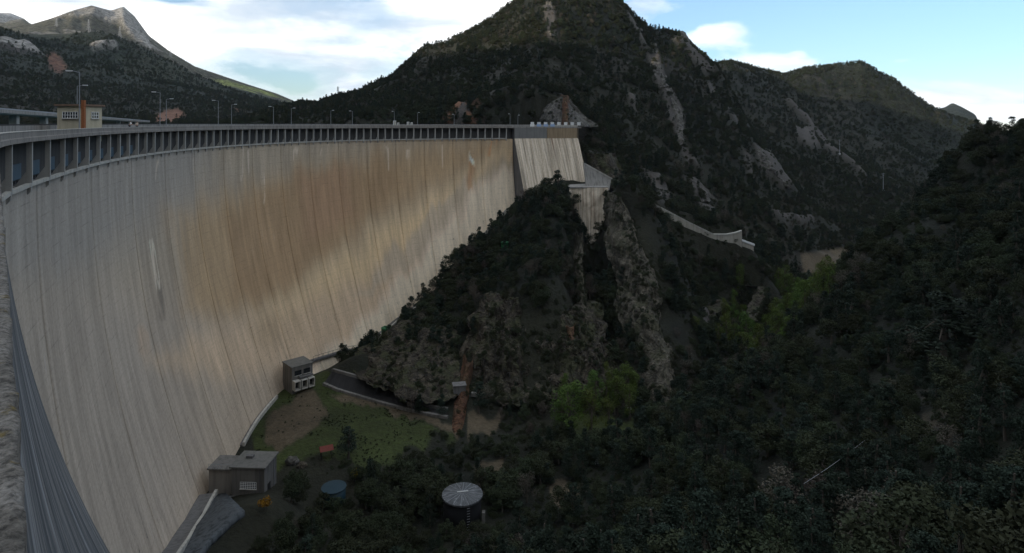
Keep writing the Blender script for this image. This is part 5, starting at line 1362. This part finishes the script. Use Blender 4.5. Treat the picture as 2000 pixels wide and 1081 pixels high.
# road bridge over the arm of the lake
A_, B_ = P(-40, 211, 126), P(292, 237, 430)
BR = empty('road_bridge', (0, 0, 0)); tag(BR, 'long low concrete road bridge on piers crossing behind the control house', 'bridge')
d_ = B_ - A_; L_ = float(np.hypot(d_[0], d_[1])); dirn = d_ / L_; nn = np.array([dirn[1], -dirn[0], 0])
def beam(name, t0, t1, o0, o1, z0, z1, mat):
    v = []
    for t in (t0, t1):
        for o, z in ((o0, z0), (o1, z0), (o1, z1), (o0, z1)): v.append(A_ + d_ * t + nn * o + np.array([0, 0, z]))
    o = mesh_obj(name, v, [(0, 1, 2, 3), (7, 6, 5, 4), (0, 4, 5, 1), (1, 5, 6, 2), (2, 6, 7, 3), (3, 7, 4, 0)], mat, BR)
    bm_ = bmesh.new(); bm_.from_mesh(o.data); bmesh.ops.recalc_face_normals(bm_, faces=bm_.faces); bm_.to_mesh(o.data); bm_.free()
    return o
beam('deck', 0, 1, -4, 0, -0.95, -0.3, M['conc_pale']); beam('edge_beam', 0, 1, 0.003, 0.35, -0.75, 0.0, M['conc']); beam('guard_rail', 0, 1, 0.1, 0.2, 0.03, 0.35, M['metal'])
for px_ in (47, 103, 200, 241, 262, 274):
    ts = np.linspace(0, 1, 400); qx, _ = PXY(*(A_[:, None] + d_[:, None] * ts)); t = float(ts[np.argmin(abs(qx - px_))]); q = A_ + d_ * t - nn * 2.0
    MB().box((q[0], q[1], q[2] - 0.97 - 7), (1.5, 2.6, 14), math.atan2(nn[1], nn[0])).build('pier', M['conc_pale'], BR)
# valve house against the dam foot
vb = P(572, 764, 163.0); VH = empty('valve_house', (vb[0] + 0.0, vb[1] + 3.6, -70.3), R(43))
tag(VH, 'square concrete valve house with flat roof and hooded outlets against the dam foot', 'building')
MB().box((0, 0, 3.6), (5.6, 5.6, 7.2)).build('wall', M['conc_mid'], VH); MB().box((0, 0, 7.35), (5.9, 5.9, 0.26)).build('roof', M['roofslab'], VH)
for x_ in (-1.2, 1.2): window(VH, (x_, -2.82, 5.7), 1.7, 1.2, 0, 3, 2, frame='dark')
MB().box((0.8, -3.3, 4.6), (3.6, 0.95, 0.25)).build('balcony', M['conc_dark'], VH)
for k in range(3):
    h_ = MB(); y_ = -1.9 + 1.9 * k
    h_.box((y_ - 0.72, -3.6, 2.9), (0.18, 1.6, 2.0)).box((y_ + 0.72, -3.6, 2.9), (0.18, 1.6, 2.0)).box((y_, -3.6, 3.99), (1.62, 1.6, 0.18)).box((y_, -3.6, 1.81), (1.62, 1.6, 0.18))
    hd = h_.build('outlet_hood', M['conc_pale'], VH); MB().box((y_, -2.86, 2.9), (1.2, 0.1, 1.9)).build('opening', M['dark'], hd)
# low valve building at the toe walkway
lb0 = P(482, 986, 115.5); LBD = empty('valve_building', (lb0[0], lb0[1] + 3.4, -69.6), R(-3)); LBD.scale = (0.88, 0.88, 0.9)
tag(LBD, 'low flat-roofed concrete building with a barred window beside the toe walkway', 'building')
MB().box((0, 0, 3.3), (7.0, 6.0, 7.0)).build('wall', M['conc_mid'], LBD); MB().box((0, 0, 7.05), (7.7, 6.7, 0.3)).build('roof', M['roofslab'], LBD)
MB().box((3.53, -0.8, 1.6), (0.08, 1.3, 2.6)).build('door', M['dark'], LBD)
MB().tube((3.62, 1.6, 0), (3.62, 1.6, 6.8), 0.09, 0.09, 6).build('downpipe', M['metal'], LBD)
MB().box((-1.2, 0.6, 7.4), (1.4, 1.0, 0.6)).build('roof_vent', M['conc_dark'], LBD)
window(LBD, (0.1, -3.02, 3.4), 3.4, 1.35, 0, 9, 4, frame='white')
MB().box((2.55, -3.08, 3.2), (0.3, 0.14, 6.4)).build('corner_pilaster', M['conc_dark'], LBD)
MB().box((-6.3, 0.4, 3.0), (5.1, 5.0, 6.0)).build('side_wing', M['conc_brown'], LBD); MB().box((-6.4, 0.2, 6.15), (5.3, 5.6, 0.26)).build('wing_roof', M['conc_mid'], LBD)
MB().box((0.4, -4.6, 0.4), (8.6, 2.7, 1.9)).build('terrace', M['conc_dark'], LBD)
rr_ = MB()
for i in range(10): rr_.tube((-8.7 + i * 0.55, -2.5, 6.29), (-8.7 + i * 0.55, -2.5, 7.2), 0.03, 0.03, 4)
rr_.tube((-8.7, -2.5, 7.2), (-3.7, -2.5, 7.2), 0.04, 0.04, 4).build('railing', M['metal'], LBD)
MB().box((0.2, 5.6, 1.6), (3.0, 4.6, 4.2), R(20)).build('retaining_wall', M['conc_mid'], LBD)

# ------------------------------------------------------------------ tanks and small things in the valley
tc_ = P(903, 965, 110.5)
TK = empty('round_tank', (tc_[0], tc_[1], -71.0)); tag(TK, 'round tank with streaked grey lid and dark sides among the trees', 'tank')
ht = tc_[2] + 71.0
v, f = lathe([(3.25, 0), (3.25, ht - 0.25)], 40); mesh_obj('side', v, f, plain('black_tank_wall', (0.006, 0.006, 0.007), 0.8), TK, True)
lidm, lt_, lb_ = new_mat('streaked_tank_lid', 0.6)
gn = lt_.n('ShaderNodeTexCoord').outputs['Object']; sp_ = lt_.n('ShaderNodeSeparateXYZ'); lt_.l(gn, sp_.inputs[0])
ang = lt_.math('ARCTAN2', sp_.outputs[0], sp_.outputs[1])
cb = lt_.n('ShaderNodeCombineXYZ'); lt_.l(lt_.math('MULTIPLY', ang, 5.0), cb.inputs[0]); lt_.l(lt_.math('MULTIPLY', lt_.math('SQRT', lt_.math('ADD', lt_.math('MULTIPLY', sp_.outputs[0], sp_.outputs[0]), lt_.math('MULTIPLY', sp_.outputs[1], sp_.outputs[1]))), 0.5), cb.inputs[1])
rn = lt_.noise(cb.outputs[0], 1.6, 4, 0.6)
lt_.l(lt_.ramp(rn, [(0.4, (0.055, 0.058, 0.06)), (0.6, (0.10, 0.104, 0.108)), (0.70, (0.30, 0.30, 0.30))]), lb_.inputs['Base Color'])
v, f = lathe([(3.55, ht - 0.25), (3.55, ht), (3.5, ht + 0.04), (1.8, ht + 0.22), (0.3, ht + 0.34)], 48); lid = mesh_obj('lid', v, f, lidm, TK)
for k in range(16):
    a = 2 * math.pi * k / 16; MB().tube((0.35 * math.cos(a), 0.35 * math.sin(a), ht + 0.37), (3.5 * math.cos(a), 3.5 * math.sin(a), ht + 0.07), 0.035, 0.035, 4).build('seam', M['metal'], lid)
MB().tube((-0.9, -0.1, ht + 0.42), (1.0, 0.2, ht + 0.40), 0.08, 0.08, 6).build('hatch_bar', M['white'], lid)
for k in range(9): MB().box((3.62 * math.cos(-1.2), 3.62 * math.sin(-1.2), ht - 0.5 - 0.45 * k), (0.06, 0.5, 0.05), -1.2).build('ladder_rung', M['metal'], TK)
MB().box((3.75, -0.8, ht * 0.35), (0.5, 0.9, ht * 0.5)).build('side_box', M['conc_mid'], TK)
tb_ = P(652, 951, 116.5); BT = empty('round_tank', (tb_[0], tb_[1], -71.0)); tag(BT, 'blue round tank with flat cover near the low valve building', 'tank')
hb = tb_[2] + 71.0
v, f = lathe([(2.1, 0), (2.1, hb - 0.1)], 32); mesh_obj('side', v, f, M['tealtank'], BT, True)
v, f = lathe([(2.25, hb - 0.1), (2.25, hb), (0.2, hb + 0.12)], 32); mesh_obj('cover', v, f, M['tealtank'], BT)
gt_ = on_ground(755, 657, 180, 220); GT_ = empty('water_tank', (gt_[0], gt_[1], gt_[2])); tag(GT_, 'dark green round water tank on a pale pad at the dam toe', 'tank')
v, f = lathe([(1.65, 0.2), (1.65, 2.7), (1.5, 2.85)], 28); mesh_obj('body', v, f, M['green'], GT_, False)
v, f = lathe([(1.75, 2.6), (1.75, 2.72)], 28); mesh_obj('rim', v, f, M['green'], GT_)
MB().tube((-0.5, 0, 2.8), (-0.5, 0, 3.25), 0.25).build('cap', M['green'], GT_)
v, f = lathe([(2.7, -0.6), (2.7, 0.2)], 24); mesh_obj('pad', v, f, M['conc_pale'], GT_)
g2_ = on_ground(986, 484, 190, 240); G2 = empty('water_tank', (g2_[0], g2_[1] - 1.0, g2_[2])); tag(G2, 'small green round tank half hidden in bushes on the spur', 'tank')
v, f = lathe([(1.3, -0.4), (1.3, 2.0)], 24); mesh_obj('body', v, f, M['green'], G2); v, f = lathe([(1.42, 1.98), (1.42, 2.15), (0.2, 2.4)], 24); mesh_obj('lid', v, f, plain('green_lid', (0.02, 0.10, 0.045), 0.5), G2)
rd_ = on_ground(637, 893, 105, 145); RH = empty('shelter', (rd_[0], rd_[1], rd_[2]), R(25)); tag(RH, 'small shelter with faded red roof beside the dark conifer', 'shelter')
for x_, y_ in ((-1, -0.8), (1, -0.8), (1, 0.8), (-1, 0.8)): MB().box((x_, y_, 0.8), (0.12, 0.12, 1.9)).build('post', M['dark'], RH)
mesh_obj('roof', [(-1.35, -1.2, 1.75), (1.35, -1.2, 1.75), (1.35, 1.2, 1.75), (-1.35, 1.2, 1.75), (-1.35, 0, 2.4), (1.35, 0, 2.4)], [(0, 1, 5, 4), (2, 3, 4, 5), (0, 4, 3), (1, 2, 5), (3, 2, 1, 0)], M['red'], RH)
hu = on_ground(900, 748, 150, 172); HU = empty('equipment_hut', (hu[0], hu[1] - 5.0, hu[2] - 0.5), R(12)); tag(HU, 'small grey equipment hut on top of the rust-orange rock fin', 'hut')
MB().box((0, 0, 1.0), (3.0, 2.2, 2.2)).build('wall', M['conc_dark'], HU); MB().box((0, 0, 2.2), (3.4, 2.6, 0.2)).build('roof', M['conc_dark'], HU)
wv_ = gp_(934, 774); VN = empty('concrete_beam', (wv_[0], wv_[1] - 1, wv_[2] + 0.3), R(-8)); tag(VN, 'pale concrete beam lying beside the rust-orange rock fin', 'beam')
MB().box((0, 0, 0.5), (3.4, 1.0, 0.9)).build('block', M['conc_mid'], VN); MB().box((2.6, 0.6, 0.3), (2.2, 0.4, 0.4), R(12)).build('bar', M['conc_mid'], VN)
bl = on_ground(1630, 600, 200, 300); BLU = empty('blue_sign', (bl[0], bl[1] - 12, bl[2])); tag(BLU, 'small blue panel on a post among the pale poplars', 'sign')
MB().tube((0, 0, -1), (0, 0, 4.2), 0.08).build('post', M['metal'], BLU); MB().box((0, -0.1, 5.2), (1.3, 0.1, 2.0)).build('panel', plain('blue_panel_paint', (0.05, 0.2, 0.42), 0.5), BLU)
# bright cable slung over the near bank
ca = [P(1570 + 122 * t, 945 - 87 * t + 3 * math.sin(t * math.pi), 72 + 8 * t) for t in np.linspace(0, 1, 14)]
m = MB()
for i in range(13): m.tube(ca[i], ca[i + 1], 0.022, 0.022, 5)
CB = m.build('slack_cable', M['metal']); tag(CB, 'thin pale cable slung across the dark near bank', 'cable')

# ------------------------------------------------------------------ things on the crest
def street_lamp(s, o, h, side, label, arm=0.9):
    p = at(s, o, -1.72); x, y, nx, ny = crest(s)
    e = empty('street_lamp', p, math.atan2(-ny * side, -nx * side)); tag(e, label, 'street lamp', 'street lamps along the crest road')
    MB().tube((0, 0, 0), (0, 0, h), 0.08, 0.05, 8).build('pole', M['metal'], e)
    MB().tube((0, 0, h - 0.05), (arm, 0, h + 0.12), 0.04, 0.04, 6).build('arm', M['metal'], e)
    MB().box((arm + 0.3, 0, h + 0.12), (0.75, 0.26, 0.14)).build('lamp_head', M['white'], e)
    MB().box((0, 0, 0.2), (0.35, 0.35, 0.4)).build('base', M['conc'], e)
for i, (px_, o_, h_) in enumerate(((172, -1.0, 8.4), (323, -1.0, 7.6), (434, -1.0, 7.0), (540, -1.0, 6.2), (692, -1.0, 5.6), (773, -1.0, 5.8), (889, -1.0, 5.0), (998, -1.0, 5.4))):
    street_lamp(s_of_px(px_), o_, h_, 1, 'grey street lamp on the valley side of the crest road')
for px_, h_ in ((150, 7.8), (325, 7.0), (452, 6.6), (570, 6.2), (646, 5.8), (815, 5.6), (1012, 5.0)):
    # on the far side of the road the same column looks further along the crest
    ts = np.arange(SA, SE - 1, 0.5); q = at(ts, -8.6 + 0 * ts, 0 * ts); qx, _ = PXY(q[:, 0], q[:, 1], q[:, 2])
    street_lamp(float(ts[np.argmin(abs(qx - px_))]), -8.6, h_, -1, 'grey street lamp on the lake side of the crest road')
for px_, w_, h_, lab in ((773, 1.0, 1.5, 'tall pale cabinet on the crest parapet'), (780, 0.7, 0.8, 'small pale cabinet beside the tall cabinet on the parapet'), (799, 0.8, 1.1, 'pale cabinet beside the street lamp on the parapet'), (806, 0.7, 0.9, 'small pale cabinet standing alone at the end of the parapet cabinets')):
    s = s_of_px(px_); p = at(s, -0.75, -1.57); e = empty('cabinet', p, R(20)); tag(e, lab, 'cabinet')
    MB().box((0, 0, h_ / 2 + 0.4), (w_, 0.6, h_ + 0.8)).build('body', M['white'], e); MB().box((0, -0.31, h_ / 2 + 0.4), (w_ * 0.8, 0.03, h_ + 0.5)).build('door', M['conc_pale'], e)
# people leaning on and walking by the parapet
def person(s, o, label, shirt, rz, lean=0.12, h=1.72):
    p = at(s, o, -1.58 if o > -1.6 else -1.70); e = empty('person', p, rz); tag(e, label, 'person', )
    def skin(name, verts, edges, rad, mat, par):
        me = bpy.data.meshes.new(name); me.from_pydata(verts, edges, []); ob = bpy.data.objects.new(name, me); COL.objects.link(ob)
        md = ob.modifiers.new('skin', 'SKIN'); md.use_smooth_shade = True
        for i, r in enumerate(rad): me.skin_vertices[0].data[i].radius = (r, r * 0.85)
        me.skin_vertices[0].data[0].use_root = True
        ob.modifiers.new('sub', 'SUBSURF').levels = 1; ob.modifiers['sub'].render_levels = 1
        me.materials.append(mat); ob.parent = par; return ob
    L = lean
    V = [(0, 0, .94), (0, L * .5, 1.18), (0, L, 1.40), (0, L * 1.1, 1.50), (0, L * 1.3, 1.62), (0, L * 1.35, 1.70),
         (-.18, L, 1.38), (-.24, L + .12, 1.12), (-.20, L + .32, 1.02), (-.19, L + .40, 1.01), (.18, L, 1.38), (.24, L + .12, 1.12), (.20, L + .32, 1.02), (.19, L + .40, 1.01),
         (-.10, 0, .86), (-.11, .02, .48), (-.11, -.02, .09), (-.11, .10, .04), (.10, 0, .86), (.11, .04, .48), (.11, .02, .09), (.11, .14, .04)]
    Ed = [(0, 1), (1, 2), (2, 3), (3, 4), (4, 5), (2, 6), (6, 7), (7, 8), (8, 9), (2, 10), (10, 11), (11, 12), (12, 13), (0, 14), (14, 15), (15, 16), (16, 17), (0, 18), (18, 19), (19, 20), (20, 21)]
    Ra = [.15, .15, .16, .055, .10, .07, .07, .05, .038, .035, .07, .05, .038, .035, .095, .07, .045, .04, .095, .07, .045, .04]
    skin('body', V, Ed, Ra, M['skin'], e)
    skin('shirt', [V[i] for i in (0, 1, 2, 6, 7, 10, 11)], [(0, 1), (1, 2), (2, 3), (3, 4), (2, 5), (5, 6)], [.175, .175, .185, .095, .07, .095, .07], shirt, e)
    skin('trousers', [V[i] for i in (0, 14, 15, 16, 18, 19, 20)], [(0, 1), (1, 2), (2, 3), (0, 4), (4, 5), (5, 6)], [.165, .115, .09, .07, .115, .09, .07], M['trousers'], e)
    skin('hair', [(0, L * 1.25, 1.66), (0, L * 1.25 - .02, 1.73)], [(0, 1)], [.11, .08], M['trousers'], e)
x, y, nx, ny = crest(s_of_px(262)); person(s_of_px(262), -0.72, 'person in white shirt leaning on the crest parapet', M['shirt'], math.atan2(ny, nx) - R(90), 0.16)
x, y, nx, ny = crest(s_of_px(293)); person(s_of_px(293), -2.2, 'person in cream top standing on the crest road', plain('cream_top', (0.6, 0.5, 0.4), 0.9), math.atan2(ny, nx) + R(160), 0.02)

# ------------------------------------------------------------------ pylons and masts on the hills
def pylon(px, py, Y0, Y1, h, label, w=2.4):
    g_ = on_ground(px, py, Y0, Y1); e = empty('pylon', g_); tag(e, label, 'pylon')
    hw = w / 2
    for sx in (-1, 1):
        for sy in (-1, 1): MB().tube((sx * hw, sy * hw, -1), (sx * 0.25, sy * 0.25, h), 0.12 * w / 2.4, 0.08, 4).build('leg', M['metal'], e)
    m = MB(); n = 6
    for k in range(n):
        a, b = h * k / n, h * (k + 1) / n; ra, rb = hw + (0.25 - hw) * a / h, hw + (0.25 - hw) * b / h
        for s_ in (-1, 1):
            m.tube((-ra, s_ * ra, a), (rb, s_ * rb, b), 0.06, 0.06, 4).tube((ra, s_ * ra, a), (-rb, s_ * rb, b), 0.06, 0.06, 4)
            m.tube((s_ * ra, -ra, a), (s_ * rb, rb, b), 0.06, 0.06, 4)
    m.build('lattice', M['metal'], e)
    for k in (0.72, 0.84, 0.96): MB().box((0, 0, h * k), (w * (1.5 - 0.6 * k), 0.18, 0.16)).build('cross_arm', M['metal'], e)
pylon(660, 186, 400, 520, 12.0, 'grey lattice pylon on the wooded skyline above the crest road')
for px_, py_, h_, lab in ((110, 52, 22, 'pale pylon on the left shoulder of the sunny mountain'), (173, 64, 24, 'pale pylon above the dark knoll on the sunny mountain'), (234, 77, 24, 'pale pylon below the rocky summit of the sunny mountain'), (333, 112, 22, 'pale pylon low on the right slope of the sunny mountain')):
    pylon(px_, py_, 1150, 2100, h_, lab, 5.0)
def mast(px, py, Y0, Y1, h, label):
    g_ = on_ground(px, py, Y0, Y1); e = empty('power_pole', g_); tag(e, label, 'pole')
    MB().tube((0, 0, -1), (0, 0, h), 0.30, 0.2, 6).build('pole', M['metal'], e); MB().box((0, 0, h - 0.8), (3.0, 0.25, 0.25)).build('cross_arm', M['metal'], e); MB().box((0, 0, 0.4), (1.4, 1.4, 1.2)).build('footing', M['white'], e)
mast(1640, 302, 450, 700, 14, 'tall thin power pole on the light track along the second ridge'); mast(1725, 374, 400, 640, 15, 'tall thin power pole low on the spur of the second ridge')

# ------------------------------------------------------------------ single trees that stand out
def stand(kind, px, py, Y0, Y1, h, label, sx=1.0, var=None):
    g_ = on_ground(px, py, Y0, Y1); H = PROTO[kind][0][2]
    e = plant(kind, g_[0], g_[1], g_[2], h / H, label, 'trees that stand out', var, sx); return e
stand('pine', 1090, 392, 225, 262, 13.0, 'tall pointed conifer standing against the pale far block', 1.0, 0)
for i, (px_, py_, h_) in enumerate(((1068, 396, 7.5), (1110, 398, 7.0), (1046, 392, 5.5), (1030, 398, 5.0), (1120, 408, 6.5), (1075, 410, 7.5), (1098, 412, 7))): stand('pine' if i % 2 else 'oak', px_, py_, 220, 262, h_, 'dark tree crowding round the tall conifer by the far block', 1.2)
for px_, py_ in ((872, 1052), (902, 1062), (935, 1055), (655, 1000), (630, 995)): stand('oak', px_, py_, 80, 125, 3.4, 'small dark oak in front of the tanks', 1.2)
stand('pine', 680, 896, 110, 150, 7.2, 'dense dark conifer at the edge of the lawn', 1.35, 1)
for i, (px_, py_, h_, sx) in enumerate(((1120, 858, 13.0, 1.5), (1095, 850, 10, 1.4), (1150, 850, 10.5, 1.4), (1185, 845, 8, 1.3))): stand('poplar', px_, py_, 125, 165, h_, 'broad pale green poplar in front of the cliffs', sx)
for px_, py_ in ((1575, 640), (1590, 655), (1605, 640), (1620, 660), (1640, 645), (1655, 630), (1560, 660), (1665, 610), (1630, 615), (1600, 610)): stand('poplar', px_, py_, 190, 300, random.uniform(11, 16), 'slender pale green poplar in the valley downstream', 1.0)
for px_, py_, h_ in ((1450, 700, 8), (1465, 745, 6), (1535, 700, 8), (1360, 650, 5), (1545, 680, 9)): stand('poplar', px_, py_, 160, 260, h_, 'round pale green tree near the large pale boulder', 1.6)
stand('pine', 1845, 700, 60, 140, 11.5, 'big blue-green conifer on the near bank', 2.1, 2)
stand('bare', 1530, 1050, 50, 100, 8.5, 'tall leafless tree low on the near bank', 1.1)
for px_, py_, lab in ((1640, 1030, 'yellow flowering broom beside the small white boulder'), (1483, 752, 'yellow flowering broom below the large pale boulder'), (520, 1000, 'yellow flowering broom by the low valve building'), (690, 940, 'yellow flowering broom beside the blue round tank'), (905, 1030, 'yellow flowering broom in front of the round tank')):
    g_ = on_ground(px_, py_, 40, 170); plant('broom', g_[0], g_[1], g_[2] + 0.6, 1.3, lab, 'yellow brooms')

# ------------------------------------------------------------------ the air of the valley
hz = MB().box((0, 2400, 230), (9000, 9600, 1000)).build('haze')
hm = bpy.data.materials.new('valley_air'); hm.use_nodes = True
ht_ = hm.node_tree; ht_.nodes.clear()
hv = ht_.nodes.new('ShaderNodeVolumePrincipled'); ho = ht_.nodes.new('ShaderNodeOutputMaterial')
hv.inputs['Color'].default_value = (0.80, 0.88, 0.96, 1); hv.inputs['Density'].default_value = 0.00003; hv.inputs['Anisotropy'].default_value = 0.2
ht_.links.new(hv.outputs[0], ho.inputs['Volume'])
hz.data.materials.append(hm)
tag(hz, 'thin pale air filling the valley between the mountains', 'haze', kind='stuff')
scn.cycles.volume_bounces = 0
